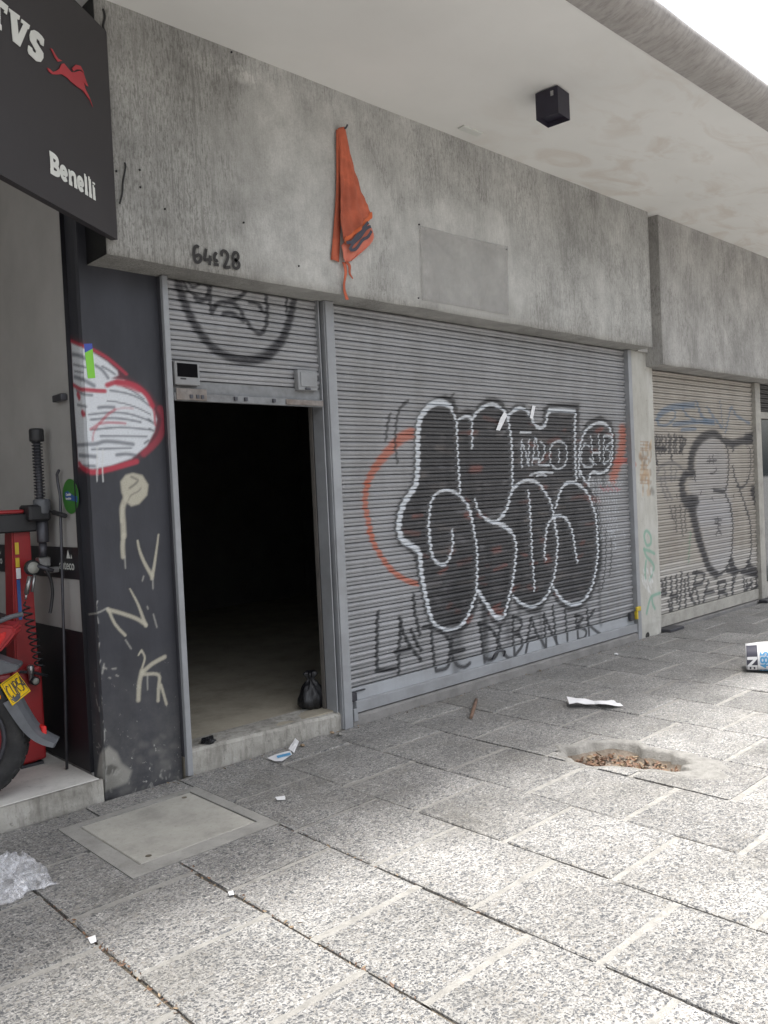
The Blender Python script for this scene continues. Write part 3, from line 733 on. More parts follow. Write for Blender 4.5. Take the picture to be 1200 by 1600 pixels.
cp.stroke(gc('E', [(112, 990), (122, 1015)]), (.10, .10, .09), .06, .8, .6)
cp.stroke(gc('B', [(1075, 575), (1110, 590), (1118, 610), (1090, 650)]), (.42, .09, .05), .03, .6, .7)
us = np.linspace(7.10, 7.50, 60); vs = np.linspace(-.03, ZS, 360)
def col_fn(uv):
    n_ = np.array([mnoise.noise(Vector((a*6, 2, b*4))) for a, b in uv]); foot = np.clip((.12-uv[:, 1])/.12, 0, 1)
    return np.stack([uv[:, 0], 4.05+n_*.006+foot*(.01+.02*n_), uv[:, 1]], 1)
me, uv = grid_mesh('column', us, vs, col_fn, True); cp.apply(me, uv)
colm = child(obj('column', me, M_column, label='dirty off-white column with green scrawl and torn poster scraps'), bld)
pbox('column_core', M_column, 7.103, 7.498, 4.068, 4.45, -.03, 2.72)

# street number painted on the beam: 64c28
def strokes_mesh(lines, wdt, conv, nrm, th=.0015):
    """brush strokes as one flat raised outline per line, mitred"""
    bm = BM(); n = Vector(nrm).normalized()
    for li, pts in enumerate(lines):
        P = [Vector(conv(q)) for q in spline(pts, 5)]
        L, Rr = [], []
        for i, p in enumerate(P):
            t_ = (P[min(i+1, len(P)-1)]-P[max(i-1, 0)]).normalized(); s_ = t_.cross(n).normalized()*wdt/2
            o_ = n*(th+.0004*li)
            L.append(bm.verts.new(p+s_+o_)); Rr.append(bm.verts.new(p-s_+o_))
        for i in range(len(P)-1):
            f = bm.faces.new((L[i], L[i+1], Rr[i+1], Rr[i]))
            f.normal_update()
            if f.normal.dot(n) < 0: f.normal_flip()
    return bm
num = [[(375, 155), (345, 135), (312, 165), (305, 250), (320, 335), (360, 368), (402, 335), (400, 280), (365, 262), (325, 285)],
       [(478, 172), (468, 250), (455, 325), (510, 332), (562, 325)], [(535, 270), (532, 340), (528, 410)],
       [(636, 258), (614, 240), (598, 272), (600, 322), (620, 350), (646, 336)], [(588, 396), (660, 410)],
       [(702, 285), (700, 225), (735, 205), (778, 235), (790, 300), (762, 380), (738, 440), (825, 440)],
       [(900, 340), (862, 300), (870, 250), (900, 228), (932, 250), (938, 305), (900, 345), (865, 385), (872, 435), (910, 458), (950, 430), (945, 375), (900, 342)]]
o = obj('street_number', strokes_mesh(num, .0175, lambda q: W(px('O', [q])[0], YF-.006), (0, -1, 0)), M_num); sub(o, f1); o['label'] = 'black painted number 64c28'

# ================================================================== SHUTTERS
PITCH = .0554
PROF = [(.0, .017), (.0008, -.004), (.0055, -.0135), (.0145, -.0185), (.0235, -.0165), (.0300, -.0095), (.0318, -.0035), (.0336, -.0085), (.0455, -.0080), (.0488, -.0060), (.0500, .014), (.0554, .017)]   # (down from the top, y)
def slats(parent, name, x0, x1, ztop, zbot, y0, mat, paint, dx, conv=None, jig=0.0):
    n = int(round((ztop-zbot)/PITCH)); us = np.linspace(x0, x1, int((x1-x0)/dx)+1)
    pz = np.array([p[0] for p in PROF])*((ztop-zbot)/n/PITCH); py = np.array([p[1] for p in PROF])
    for k in range(n):
        zt = ztop-k*(ztop-zbot)/n; dy = random.gauss(0, jig); ph = random.uniform(0, 9)
        def fn(uv):
            z = zt-uv[:, 1]; yy = np.interp(uv[:, 1], pz, py)
            sag = np.array([mnoise.noise(Vector((a*.9+ph, k, 0))) for a in us])*jig*1.6
            sg = np.tile(sag, len(pz))
            return np.stack([uv[:, 0], y0+yy+dy+sg, z+sg*.3], 1)
        me, uv = grid_mesh(name, us, pz[::-1], fn, True)
        if paint is not None: paint.apply(me, np.stack([uv[:, 0], zt-uv[:, 1]], 1))
        o = obj(name, me, mat); o.parent = parent
        o.matrix_parent_inverse = Matrix.Translation(-Vector(parent.location))
        # sharp edges where the sheet folds
        me.set_sharp_from_angle(angle=R(38))
YS = 4.098
g1 = lambda v, pts: [(W(q, YS-.012)[0], W(q, YS-.012)[2]) for q in px(v, pts)]
mp_ = Paint()
BLK = (.020, .019, .021); WP = (.62, .65, .68); ORG = (.46, .12, .06)
for s_, w_ in (([(415, 385), (340, 420), (260, 500), (180, 590), (110, 690), (70, 780)], (.085, .05)), ([(70, 780), (55, 880), (60, 980), (85, 1100), (105, 1190)], (.05, .042))):
    mp_.stroke(g1('A', s_), ORG, w_, .35, .8)
mp_.stroke(g1('C', [(85, 250), (130, 360), (200, 480), (280, 570), (370, 630), (460, 660)]), ORG, (.042, .04), .35, .85)
mp_.stroke(g1('B', [(1022, 350), (1018, 480), (985, 600), (950, 700)]), ORG, (.12, .12), .5, .75)
mp_.stroke(g1('B', [(960, 580), (1040, 575), (1090, 580)]), (.46, .09, .06), .05, .5, .75)
outer = g1('A', [(600, 118), (545, 150), (490, 215), (455, 290), (442, 400), (440, 560), (438, 680), (425, 770), (385, 840), (330, 920), (295, 1010), (288, 1100)]) + g1('C', [(285, 200), (290, 270), (320, 345), (400, 400), (440, 440), (462, 540), (475, 640), (500, 740), (520, 860), (555, 960), (600, 1015), (680, 1050), (780, 1045), (850, 990), (905, 880), (940, 770), (1000, 880), (1050, 960), (1100, 985), (1140, 960), (1175, 850), (1200, 730)]) + \
    g1('D', [(195, 740), (250, 815), (330, 850), (410, 815), (490, 700), (540, 780), (620, 830), (700, 820), (780, 740), (830, 610), (860, 480), (862, 300), (850, 150)]) + g1('B', [(840, 950), (790, 810), (745, 730), (760, 700), (800, 690), (880, 690), (935, 640), (962, 540), (965, 400), (935, 290), (850, 245), (760, 285), (705, 390), (692, 330), (690, 155), (470, 155), (430, 190), (425, 290), (370, 310), (330, 230), (280, 160), (220, 160), (165, 215), (110, 130), (60, 110), (0, 112)]) + \
    g1('A', [(1100, 130), (1040, 118), (960, 150), (905, 215), (850, 205), (780, 235), (745, 130), (680, 95)])
mp_.fill(outer, BLK, .035, .06, .22)
mp_.fill(outer, BLK, .010, .012, .89)
rs = random.Random(3)
def inside(p, poly):
    r = False
    for i in range(len(poly)):
        a, b = poly[i], poly[(i+1) % len(poly)]
        if (a[1] > p[1]) != (b[1] > p[1]) and p[0] < (b[0]-a[0])*(p[1]-a[1])/(b[1]-a[1])+a[0]: r = not r
    return r
k = 0
while k < 190:
    x, z = rs.uniform(3.9, 6.9), rs.uniform(.3, 2.2)
    if not inside((x, z), outer): continue
    k += 1
    c_ = rs.choice([(.20, .06, .04), (.14, .12, .11), (.16, .155, .16), (.24, .07, .05), (.10, .09, .09), (.13, .12, .12)])
    mp_.stroke([(x, z), (x+rs.uniform(.02, .16), z+rs.uniform(-.03, .03))], c_, rs.uniform(.015, .05), .9, rs.uniform(.25, .65))
for k in range(40):
    x, z = rs.uniform(3.9, 6.8), rs.uniform(.5, 2.1)
    if inside((x, z), outer): mp_.stroke([(x, z), (x+rs.uniform(-.02, .02), z-rs.uniform(.2, .7))], (.012, .012, .014), rs.uniform(.03, .09), .9, .5)
def wl(v, pts, w_=.026, op=.97): mp_.stroke(g1(v, pts), WP, tuple(q*.82 for q in w_) if isinstance(w_, tuple) else w_*.82, .3, op)
wl('A', [(720, 175), (660, 148), (600, 148), (545, 182), (505, 232), (478, 290), (466, 400), (465, 560), (462, 680), (450, 780), (410, 850), (360, 930), (327, 1020), (318, 1100)], .056)
wl('C', [(318, 200), (318, 240), (340, 310), (400, 355), (450, 385), (480, 430), (490, 520), (500, 620), (515, 700), (535, 800), (560, 900)], (.060, .042))
wl('C', [(560, 900), (590, 970), (640, 1005), (700, 1022), (780, 1000), (840, 940), (880, 850), (910, 770), (925, 700), (926, 600), (930, 480), (925, 380), (905, 250), (880, 130), (850, 45)], (.036, .026))
wl('A', [(905, 1150), (880, 1010), (850, 940), (790, 870), (740, 840), (680, 830), (620, 850), (580, 900), (560, 970), (550, 1100)])
wl('C', [(550, 200), (560, 320), (570, 410), (600, 480), (650, 510), (690, 500), (720, 440), (735, 370), (738, 300), (733, 240)], (.034, .024))
wl('A', [(715, 172), (745, 240), (768, 300), (772, 420), (778, 560), (785, 680), (792, 800), (797, 870)])
wl('A', [(785, 278), (830, 255), (875, 262), (888, 300), (890, 400), (888, 500)])
wl('A', [(895, 270), (925, 222), (980, 178), (1040, 158), (1100, 180), (1150, 230), (1172, 290)], .032)
wl('B', [(163, 250), (172, 310), (185, 400), (192, 500), (195, 620), (195, 720), (195, 790)], .03)
wl('B', [(165, 240), (200, 205), (250, 180), (300, 200), (335, 250), (370, 310), (410, 330), (445, 300), (455, 230)], .034)
mp_.stroke(g1('B', [(455, 230), (475, 197)]) , WP, .034, .4, .9); mp_.stroke(g1('B', [(475, 195), (560, 195), (665, 205)]), WP, .034, .4, .9, 0); mp_.stroke(g1('B', [(665, 205), (665, 300), (665, 450), (668, 600), (675, 720)]), WP, .03, .4, .9, 0)
wl('A', [(915, 900), (930, 970), (975, 1035), (1045, 1080), (1100, 1060), (1150, 1000), (1180, 920)])
wl('B', [(90, 1020), (150, 940), (175, 850), (210, 780), (260, 735), (320, 722), (390, 745), (440, 810), (480, 880), (505, 980), (515, 1050), (525, 1130)], .03)
wl('D', [(515, 170), (530, 280), (535, 350), (527, 450), (515, 550), (490, 640), (455, 720), (400, 780), (330, 805), (260, 780), (205, 730)], .03)
wl('A', [(1045, 1085), (1110, 1100), (1195, 1160)])
wl('D', [(0, 150), (60, 175), (130, 195), (190, 245), (220, 330), (222, 420), (210, 530), (195, 640), (165, 760), (135, 870), (110, 890), (60, 885)], .032)
wl('C', [(1110, 932), (1060, 905), (990, 800), (930, 710)], (.05, .035))
wl('B', [(315, 800), (325, 900), (330, 1000), (340, 1190)], .026); wl('D', [(337, 330), (345, 430), (355, 560), (362, 690)], .026)
wl('B', [(520, 930), (540, 850), (575, 770), (630, 735), (700, 760), (760, 820), (800, 920), (825, 1020), (832, 1190)], .032)
wl('D', [(832, 260), (838, 380), (825, 500), (805, 610), (770, 700), (720, 765), (650, 790), (590, 770), (540, 720), (505, 660)], .034)
wl('D', [(445, 455), (438, 380), (442, 300), (455, 220), (480, 160), (530, 122), (590, 140), (630, 200), (655, 300), (670, 400), (682, 470)], .03)
wl('B', [(700, 690), (695, 600), (698, 500), (712, 430), (740, 360), (790, 312), (850, 290), (910, 312), (942, 380), (945, 480), (938, 580), (905, 645), (850, 670), (800, 660), (775, 690), (770, 730)], .03)
wl('B', [(700, 640), (730, 710), (775, 765)], .028)
for s_ in ([(265, 420), (263, 520), (266, 625)], [(265, 430), (290, 500), (315, 610)], [(320, 420), (318, 520), (320, 600)], [(345, 605), (358, 480), (365, 400), (385, 470), (395, 600)], [(350, 560), (392, 555)], [(408, 430), (436, 470), (430, 540), (392, 600)], [(392, 605), (470, 608)],
           [(540, 425), (490, 460), (475, 540), (495, 615), (545, 637), (592, 600), (605, 520), (590, 450), (540, 425)], [(545, 490), (545, 590)], [(250, 365), (330, 365)], [(330, 682), (410, 660), (495, 668)], [(378, 692), (415, 676), (452, 690)],
           [(770, 470), (740, 450), (715, 500), (710, 570), (740, 620), (795, 620)], [(785, 390), (795, 500), (800, 605)], [(840, 380), (848, 470), (850, 570)], [(795, 520), (850, 515)], [(882, 390), (880, 500), (880, 600)], [(882, 385), (930, 390), (938, 430), (895, 480), (928, 510), (920, 570), (880, 600)], [(770, 560), (820, 600)]):
    wl('B', s_, .022, .85)
for row in range(7):
    y = 715+row*68
    for k in range(int(11-row*.6)):
        x = 800+k*21+row*6+rs.uniform(-3, 3); a = rs.uniform(-7, 7)
        wl('B', [(x, y), (x+a, y+22), (x-a*.6, y+46)], .017, .55)
for s_ in ([(940, 330), (975, 340), (960, 380), (930, 370)], [(1060, 340), (1060, 390)], [(1030, 240), (1040, 290)], [(905, 240), (960, 250)]): wl('D', s_, .018, .6)
for k in range(9): mp_.stroke(g1('B', [(860+k*17, 765+(k % 3)*14), (866+k*17, 790+(k % 2)*12)]), (.45, .05, .07), .018, .7, .6)
def bl(v, pts, w_=.022, op=.85): mp_.stroke(g1(v, pts), (.022, .022, .025), w_, .4, op)
for s_ in ([(250, 235), (228, 320), (215, 440)], [(392, 130), (332, 180), (305, 260), (290, 380), (290, 500), (305, 615)], [(740, 80), (720, 110)]): bl('A', s_)
for s_ in ([(895, 230), (897, 400), (887, 560), (865, 680)], [(938, 300), (937, 450), (925, 570)]): bl('D', s_, .02)
for s_ in ([(155, 880), (145, 1000), (145, 1200), (145, 1330)], [(140, 1340), (200, 1338), (290, 1322)], [(315, 1360), (315, 1200), (325, 1050), (325, 930)], [(325, 930), (345, 1030), (400, 1140), (490, 1260)], [(290, 1200), (400, 1170)], [(430, 750), (440, 880), (460, 970), (478, 1060)],
           [(505, 1000), (570, 985)], [(410, 1020), (435, 1080), (465, 1140), (490, 1180)], [(570, 1030), (580, 1150), (600, 1340)], [(610, 1340), (690, 1310), (715, 1200), (708, 1100), (640, 1030), (560, 1005)], [(730, 1090), (730, 1200), (760, 1290), (820, 1310), (865, 1280)], [(735, 1190), (830, 1175)], [(945, 970), (965, 1100), (980, 1270)], [(940, 970), (1030, 1010), (1085, 1100), (1080, 1200), (1040, 1250), (980, 1245)]):
    bl('C', s_, .030, .97)
for s_ in ([(108, 945), (92, 1040), (108, 1120), (150, 1185), (188, 1190)], [(200, 880), (200, 1030), (205, 1180)], [(200, 880), (262, 910), (250, 980), (210, 1010)], [(210, 1010), (252, 1025), (265, 1090), (210, 1170)], [(290, 1150), (315, 1020), (335, 890)], [(340, 890), (370, 990), (435, 1110)], [(305, 1045), (370, 1030)], [(430, 860), (440, 980), (442, 1110)], [(430, 860), (480, 980), (530, 1095)], [(495, 800), (510, 920), (520, 1080)],
           [(590, 820), (598, 940), (602, 1060)], [(670, 870), (676, 960), (682, 1050)], [(670, 870), (722, 892), (685, 950), (742, 985), (728, 1040), (680, 1050)], [(755, 820), (760, 930), (765, 1035)], [(810, 830), (762, 930), (860, 1020)]):
    bl('D', s_, .030, .97)
shm = empty('roller_shutter', (5.27, 4.09, .07), label='wide closed grey roller shutter covered with black and white bubble graffiti', cat='roller shutter')
slats(shm, 'slat', 3.455, 7.035, 2.722, .232, YS, M_sh, mp_, .0085, jig=.0017)
def cbox(parent, name, mat, *a, bev=0.0, seg=1, **k):
    o = obj(name, box(BM(), *a, bev, seg), mat, **k); o.parent = parent; o.matrix_parent_inverse = Matrix.Translation(-Vector(parent.location)); return o
def cobj(parent, name, bm, mat, **k):
    o = obj(name, bm, mat, **k); o.parent = parent; o.matrix_parent_inverse = Matrix.Translation(-Vector(parent.location)); return o
# bottom rail: painted continuation of the lettering
us = np.linspace(3.455, 7.035, 420); vs = np.linspace(.143, .231, 10)
me, uv = grid_mesh('bottom_rail', us, vs, lambda q: np.stack([q[:, 0], np.full(len(q), 4.078), q[:, 1]], 1)); mp_.apply(me, uv)
t = painted('rail_grey_enamel', shutter_base((.34, .355, .375), (.2, .19, .18)), .42, .5); t.bump(t.noise(60, 3), .05, .004)
cobj(shm, 'bottom_rail', me, t.m)
cbox(shm, 'bottom_rail', M_frame, 3.456, 7.034, 4.0795, 4.11, .080, .2305)
cbox(shm, 'bottom_angle', M_frame, 3.50, 7.06, 4.048, 4.0775, .075, .150, bev=.003)
cbox(shm, 'guide_rail', M_frame, 3.382, 3.452, 4.030, 4.16, -.004, 2.724, bev=.003)
cbox(shm, 'guide_rail', M_frame, 7.037, 7.098, 4.036, 4.16, -.004, 2.722, bev=.003)
# latches at the two ends
cbox(shm, 'latch', M_dsteel, 3.475, 3.520, 4.060, 4.0775, .151, .205, bev=.002); cbox(shm, 'latch_bolt', M_dsteel, 3.475, 3.60, 4.066, 4.077, .206, .214)
cbox(shm, 'latch_plate', M_frame, 3.462, 3.496, 4.030, 4.046, .03, .11, bev=.002)
cbox(shm, 'latch', M_yel2, 6.985, 7.06, 4.015, 4.035, .275, .315, bev=.004); cbox(shm, 'latch_bolt', M_yel2, 6.99, 7.015, 4.02, 4.05, .20, .274, bev=.003)
cbox(shm, 'lock', M_dsteel, 6.92, 6.985, 4.04, 4.075, .19, .262, bev=.006)
a = W((780, 1022), 4.06)
bm = tube(BM(), spline([(a[0]-.07, 4.072, a[2]-.03), (a[0]-.06, 4.045, a[2]+.02), (a[0]+.05, 4.045, a[2]+.02), (a[0]+.07, 4.072, a[2]-.03)], 5), .007); cobj(shm, 'handle', bm, M_dsteel)

# --- door shutter, rolled most of the way up
dp = Paint(); g2 = lambda v, pts: [(W(q, YS-.012)[0], W(q, YS-.012)[2]) for q in px(v, pts)]
def dl(pts, w_, op=.97): dp.stroke(g2('I', pts), (.022, .022, .028), w_, .5, op)
dl([(150, 20), (175, 130), (220, 260), (280, 380), (360, 490), (440, 560), (560, 605), (680, 612), (770, 580)], (.055, .05)); dl([(770, 580), (850, 490), (900, 380), (930, 260), (945, 150)], (.06, .045)); dl([(600, 615), (680, 600), (760, 560), (830, 500)], .05, .6)
for s_, w_ in (([(395, 295), (420, 240), (480, 222), (560, 250), (610, 330), (660, 400), (710, 435), (750, 390), (762, 280), (745, 130)], .026), ([(470, 300), (530, 300), (600, 350)], .028), ([(380, 110), (380, 200), (382, 280)], .02), ([(640, 90), (590, 180), (480, 228)], .026), ([(640, 225), (700, 240), (740, 295)], .024), ([(200, 90), (240, 150), (330, 200), (370, 150), (330, 95), (260, 120), (210, 60)], .018), ([(890, 130), (890, 290)], .018), ([(260, 160), (300, 215), (370, 200)], .02), ([(420, 80), (350, 60), (240, 70)], .022)):
    dl(s_, w_)
shd = empty('roller_shutter', (2.82, 4.09, 2.05), label='narrow grey roller shutter raised above the dark open doorway', cat='roller shutter')
slats(shd, 'slat', 2.292, 3.345, 2.722, 2.168, YS, M_sh, dp, .007, jig=.0012)
cbox(shd, 'bottom_rail', M_rail, 2.300, 3.345, 4.078, 4.11, 2.098, 2.166, bev=.002)
cbox(shd, 'bottom_angle', M_rail, 2.300, 3.345, 4.050, 4.0775, 2.052, 2.096, bev=.002)
cbox(shd, 'latch_plate', M_plate, 2.31, 2.50, 4.042, 4.0495, 2.056, 2.12, bev=.002); cbox(shd, 'latch_plate', M_plate, 3.05, 3.34, 4.042, 4.0495, 2.058, 2.090, bev=.002)
for xk in (2.39, 2.43, 2.46, 2.68, 2.75, 2.95): cbox(shd, 'rivet', M_dsteel, xk, xk+.018, 4.036, 4.0415 if xk < 2.5 else 4.0495, 2.066, 2.086)
cbox(shd, 'guide_rail', M_frame, 2.260, 2.294, 4.045, 4.075, -.004, 2.724, bev=.003); cbox(shd, 'guide_rail', M_framed, 2.258, 2.289, 4.0765, 4.16, .10, 2.722)
cbox(shd, 'guide_rail', M_frame, 3.346, 3.353, 4.060, 4.16, .11, 2.724); cbox(shd, 'guide_rail', M_framed, 3.354, 3.3735, 4.11, 4.16, .0, 2.722)
cbox(shd, 'guide_rail', M_frame, 3.374, 3.3805, 4.040, 4.109, .0, 2.722)
def lockbox(p0, p1, screen):
    a = W(p0, 4.04); b = W(p1, 4.04); x0, x1, z1, z0 = a[0], b[0], a[2], b[2]
    lb = obj('lock_box', box(BM(), x0, x1, 4.040, 4.083, z0, z1, .004), M_boxgrey); lb.parent = shd; lb.matrix_parent_inverse = Matrix.Translation(-Vector(shd.location))
    if screen:
        s_ = obj('opening', box(BM(), x0+.014, x1-.016, 4.0375, 4.0395, z0+.044, z1-.012), M_screen); sub(s_, lb)
        s_ = obj('slot', box(BM(), x0+.03, x0+.065, 4.0375, 4.0395, z0+.030, z0+.037), M_black); sub(s_, lb)
    else:
        s_ = obj('cover', box(BM(), x0+.018, x1-.014, 4.034, 4.0395, z0+.022, z1-.014, .002), M_boxgrey); sub(s_, lb)
        s_ = obj('clip', box(BM(), x0+.05, x0+.09, 4.030, 4.0395, z0+.002, z0+.016, .002), M_dsteel); sub(s_, lb)
lockbox((272.5, 563), (313.5, 603), True); lockbox((465, 577), (497, 611), False)
# inner return of the door opening
pbox('door_jamb', M_jamb, 3.340, 3.351, 4.172, 4.20, .118, 2.72); pbox('door_jamb', M_framed, 3.352, 3.46, 4.163, 4.215, .0, 2.72)

# --- beige shutter on the right
qp = Paint(); YR = 4.118; g3 = lambda v, pts: [(W(q, YR-.012)[0], W(q, YR-.012)[2]) for q in px(v, pts)]
qp.fill([(7.4, .0), (9.95, .0), (9.95, .62), (9.2, .70), (8.6, .58), (8.0, .66), (7.4, .60)], (.50, .49, .47), 0, .06, .5)
qp.fill(g3('E', [(560, 560), (660, 480), (770, 540), (820, 700), (820, 950), (860, 1200), (870, 1320), (560, 1320), (500, 1100), (450, 950), (520, 850), (530, 650)])+[], (.36, .36, .38), 0, .05, .45)
qp.fill(g3('F', [(480, 0), (860, 0), (870, 300), (850, 560), (760, 700), (680, 680), (600, 400)]), (.36, .36, .38), 0, .05, .45)
def ql(v, pts, w_, op=.95, col=(.032, .032, .038)): qp.stroke(g3(v, pts), col, w_, .45, op)
BLU = (.10, .16, .24)
for s_, w_ in (([(500, 200), (400, 205), (290, 222), (205, 270), (165, 330)], .07), ([(165, 330), (180, 380), (250, 385), (310, 340), (335, 280), (300, 230)], .03), ([(390, 210), (440, 290), (520, 345)], .03), ([(530, 170), (570, 280), (620, 340)], .045), ([(630, 220), (700, 320), (775, 415)], .035), ([(750, 160), (765, 290), (780, 400)], .022), ([(800, 455), (830, 330), (852, 220), (900, 290), (960, 330), (1030, 370)], .035), ([(320, 380), (450, 362), (600, 350), (690, 355)], .05), ([(390, 430), (520, 420)], .04), ([(600, 350), (690, 360)], .07)):
    ql('E', s_, w_, .7, BLU)
for k in range(11):
    x = 135+k*26+rs.uniform(-6, 6); y = 475+rs.uniform(0, 25)
    ql('E', [(x, y), (x+rs.uniform(-8, 14), y+45), (x+rs.uniform(-14, 8), y+95), (x+rs.uniform(-5, 5), y+rs.uniform(130, 175))], .038, .85)
ql('E', [(390, 500), (430, 530), (400, 600), (370, 640)], .03); ql('E', [(140, 600), (240, 610)], .05); ql('E', [(140, 650), (150, 700), (165, 755)], .04); ql('E', [(292, 670), (298, 710)], .04)
for s_ in ([(150, 870), (180, 790), (240, 748), (300, 735), (370, 770), (412, 830)], [(195, 880), (210, 980), (260, 1085)], [(230, 800), (240, 930)], [(290, 770), (295, 910)], [(340, 800), (330, 900)], [(150, 885), (400, 880)], [(240, 960), (300, 1080)]): ql('E', s_, .035, .6, (.12, .12, .13))
for s_, w_ in (([(770, 520), (720, 472), (660, 467), (590, 500), (530, 565), (495, 640), (480, 720), (480, 815)], (.07, .15)), ([(430, 850), (395, 930), (400, 1020), (425, 1085), (470, 1130)], (.10, .16)), ([(470, 1100), (530, 1095)], .12), ([(770, 520), (810, 580), (828, 680), (830, 800), (820, 920), (795, 1010)], .035), ([(690, 995), (790, 1010)], .045), ([(800, 1030), (850, 1150), (862, 1240)], .035), ([(870, 770), (890, 870), (940, 1000), (990, 1150), (1010, 1230)], .035), ([(1030, 600), (1037, 750), (1020, 880), (960, 970), (910, 955)], .028), ([(800, 535), (870, 560), (950, 535), (1060, 515)], .09), ([(870, 620), (880, 560)], .05), ([(520, 905), (515, 830)], .03), ([(440, 850), (515, 840)], .05), ([(1060, 1000), (1090, 1100)], .14), ([(1000, 520), (1070, 500)], .14)):
    ql('E', s_, w_)
for s_, w_ in (([(490, 40), (500, 150), (520, 250), (550, 360), (582, 460), (615, 560), (655, 650), (720, 712)], (.17, .10)), ([(850, 90), (865, 200), (870, 300), (865, 450), (850, 560), (810, 650), (760, 700), (720, 715)], .035), ([(990, 70), (1012, 140), (1035, 250), (1045, 380), (1040, 500), (1020, 600), (980, 660), (930, 670), (890, 640), (870, 580)], .035), ([(860, 590), (865, 650), (890, 680)], .12), ([(820, 670), (920, 680)], .06), ([(1020, 610), (1040, 660), (1130, 700)], .12), ([(960, 680), (1130, 715)], .07)):
    ql('F', s_, w_)
for s_ in ([(650, 680), (655, 740)], [(680, 670), (692, 745)], [(628, 722), (712, 716)], [(665, 840), (700, 832), (716, 790)], [(570, 1010), (572, 1035)], [(680, 1065), (682, 1085)], [(880, 1040), (882, 1060)], [(346, 1040), (348, 1060)]): ql('E', s_, .026, .8)
for s_ in ([(730, 175), (732, 275)], [(700, 195), (757, 192)], [(705, 225), (750, 240)], [(713, 335), (735, 290), (762, 325)], [(285, 70), (295, 130), (315, 190)], [(330, 65), (335, 180), (340, 300)], [(378, 60), (385, 200), (398, 340)], [(425, 90), (420, 200), (432, 300)]): ql('F', s_, .03, .75)
ql('F', [(475, 310), (465, 450), (455, 590)], .03, .6, (.12, .28, .18))
for s_ in ([(205, 770), (215, 830), (230, 885), (205, 890)], [(242, 745), (243, 890)], [(292, 735), (298, 900), (302, 1130)], [(340, 720), (350, 900), (345, 960)], [(390, 690), (385, 850), (368, 1050)], [(450, 705), (470, 900), (560, 1045)], [(285, 915), (345, 905)], [(530, 680), (510, 800), (480, 920)], [(500, 690), (600, 700), (585, 780), (530, 800)], [(645, 770), (612, 870), (602, 985), (700, 962)], [(615, 880), (690, 862)], [(730, 780), (738, 870), (742, 955)], [(740, 780), (802, 772), (790, 850), (742, 870), (812, 890), (800, 955), (740, 962)],
           [(872, 740), (868, 900), (865, 1060)], [(892, 740), (862, 870), (932, 1005)], [(972, 745), (980, 860), (986, 970)], [(1000, 760), (1010, 980)], [(1042, 760), (1052, 935)], [(1090, 745), (1092, 960)], [(990, 850), (1050, 780)], [(1060, 850), (1130, 780)], [(1110, 840), (1130, 930)], [(420, 760), (430, 1030)], [(520, 820), (560, 990)], [(270, 960), (290, 1100)]): ql('F', s_, .045, .9)
ql('F', [(740, 1010), (800, 1000), (860, 1020)], .10, .6)
shr = empty('roller_shutter', (8.7, 4.11, .02), label='closed beige roller shutter with grey bubble letters and a blue tag', cat='roller shutter')
slats(shr, 'slat', 7.515, 9.915, 2.582, .150, YR, M_sh2, qp, .011, jig=.0016)
cbox(shr, 'bottom_rail', M_step, 7.515, 9.915, 4.098, 4.13, .03, .149, bev=.004)
cbox(shr, 'guide_rail', M_step, 9.92, 10.06, 4.06, 4.16, .0, 2.583, bev=.004); cbox(shr, 'guide_rail', M_framed, 7.501, 7.513, 4.085, 4.14, .02, 2.58)
cbox(shr, 'foot_plate', M_dsteel, 7.50, 7.78, 3.96, 4.09, .004, .03, bev=.003); cbox(shr, 'foot_plate', M_dsteel, 9.80, 10.10, 3.96, 4.055, .004, .035, bev=.003)
# --- glazed front at the right edge
gl = empty('glass_shopfront', (10.6, 4.12, .02), label='glazed shopfront under a half raised shutter at the right edge of the picture', cat='shopfront')
slats(gl, 'slat', 10.065, 11.8, 2.582, 2.25, YR, M_sh2, None, .2, jig=.001)
cbox(gl, 'bottom_rail', M_step, 10.065, 11.8, 4.09, 4.13, 2.17, 2.249, bev=.004)
cbox(gl, 'pane', M_glass, 10.12, 11.74, 4.14, 4.15, .20, 2.30)
cbox(gl, 'frame', M_step, 10.065, 10.115, 4.12, 4.17, .02, 2.30, bev=.003); cbox(gl, 'frame', M_step, 11.745, 11.8, 4.12, 4.17, .02, 2.30, bev=.003); cbox(gl, 'frame', M_step, 10.12, 11.74, 4.12, 4.17, .02, .195, bev=.003)

# ================================================================== THINGS ON THE FRONT
# --- projecting sign board
SU = np.array([1087, 755, 0.0]); SU /= np.linalg.norm(SU); SN = np.array([SU[1], -SU[0], 0.0]); SO = np.array([1.915, 3.84, 0.0])
sg = empty('sign_board', (1.1, 3.27, 2.80), label='charcoal shop sign board with white TVS and Benelli lettering and a red horse', cat='sign')
def S3(u, z, d=0.0): p = SO+SU*u+SN*d; return (p[0], p[1], z)
cobj(sg, 'panel', prism(BM(), [S3(-2.1, 2.80), S3(0, 2.80), S3(0, 3.81), S3(-2.1, 3.81)], -SN, .035), M_sign)
def spoly(v, pts, k=0):
    return [tuple(np.array(HIT(q, SO, SN))+SN*(.002+.0006*k)) for q in px(v, pts)]
cobj(sg, 'letter', prism(BM(), spoly('J', [(-95, -75), (68, 60), (55, 138), (28, 118), (34, 98), (-8, 62), (-6, 225), (6, 240), (6, 288), (-50, 245), (-50, 205), (-38, 205), (-38, 38), (-72, 12), (-80, 30), (-103, 10)]), SN, .003), M_white)
cobj(sg, 'letter', prism(BM(), spoly('J', [(75, 78), (178, 152), (172, 186), (150, 180), (165, 325), (210, 225), (188, 210), (193, 178), (272, 240), (262, 275), (250, 272), (180, 440), (112, 385), (90, 120), (78, 110)]), SN, .003), M_white)
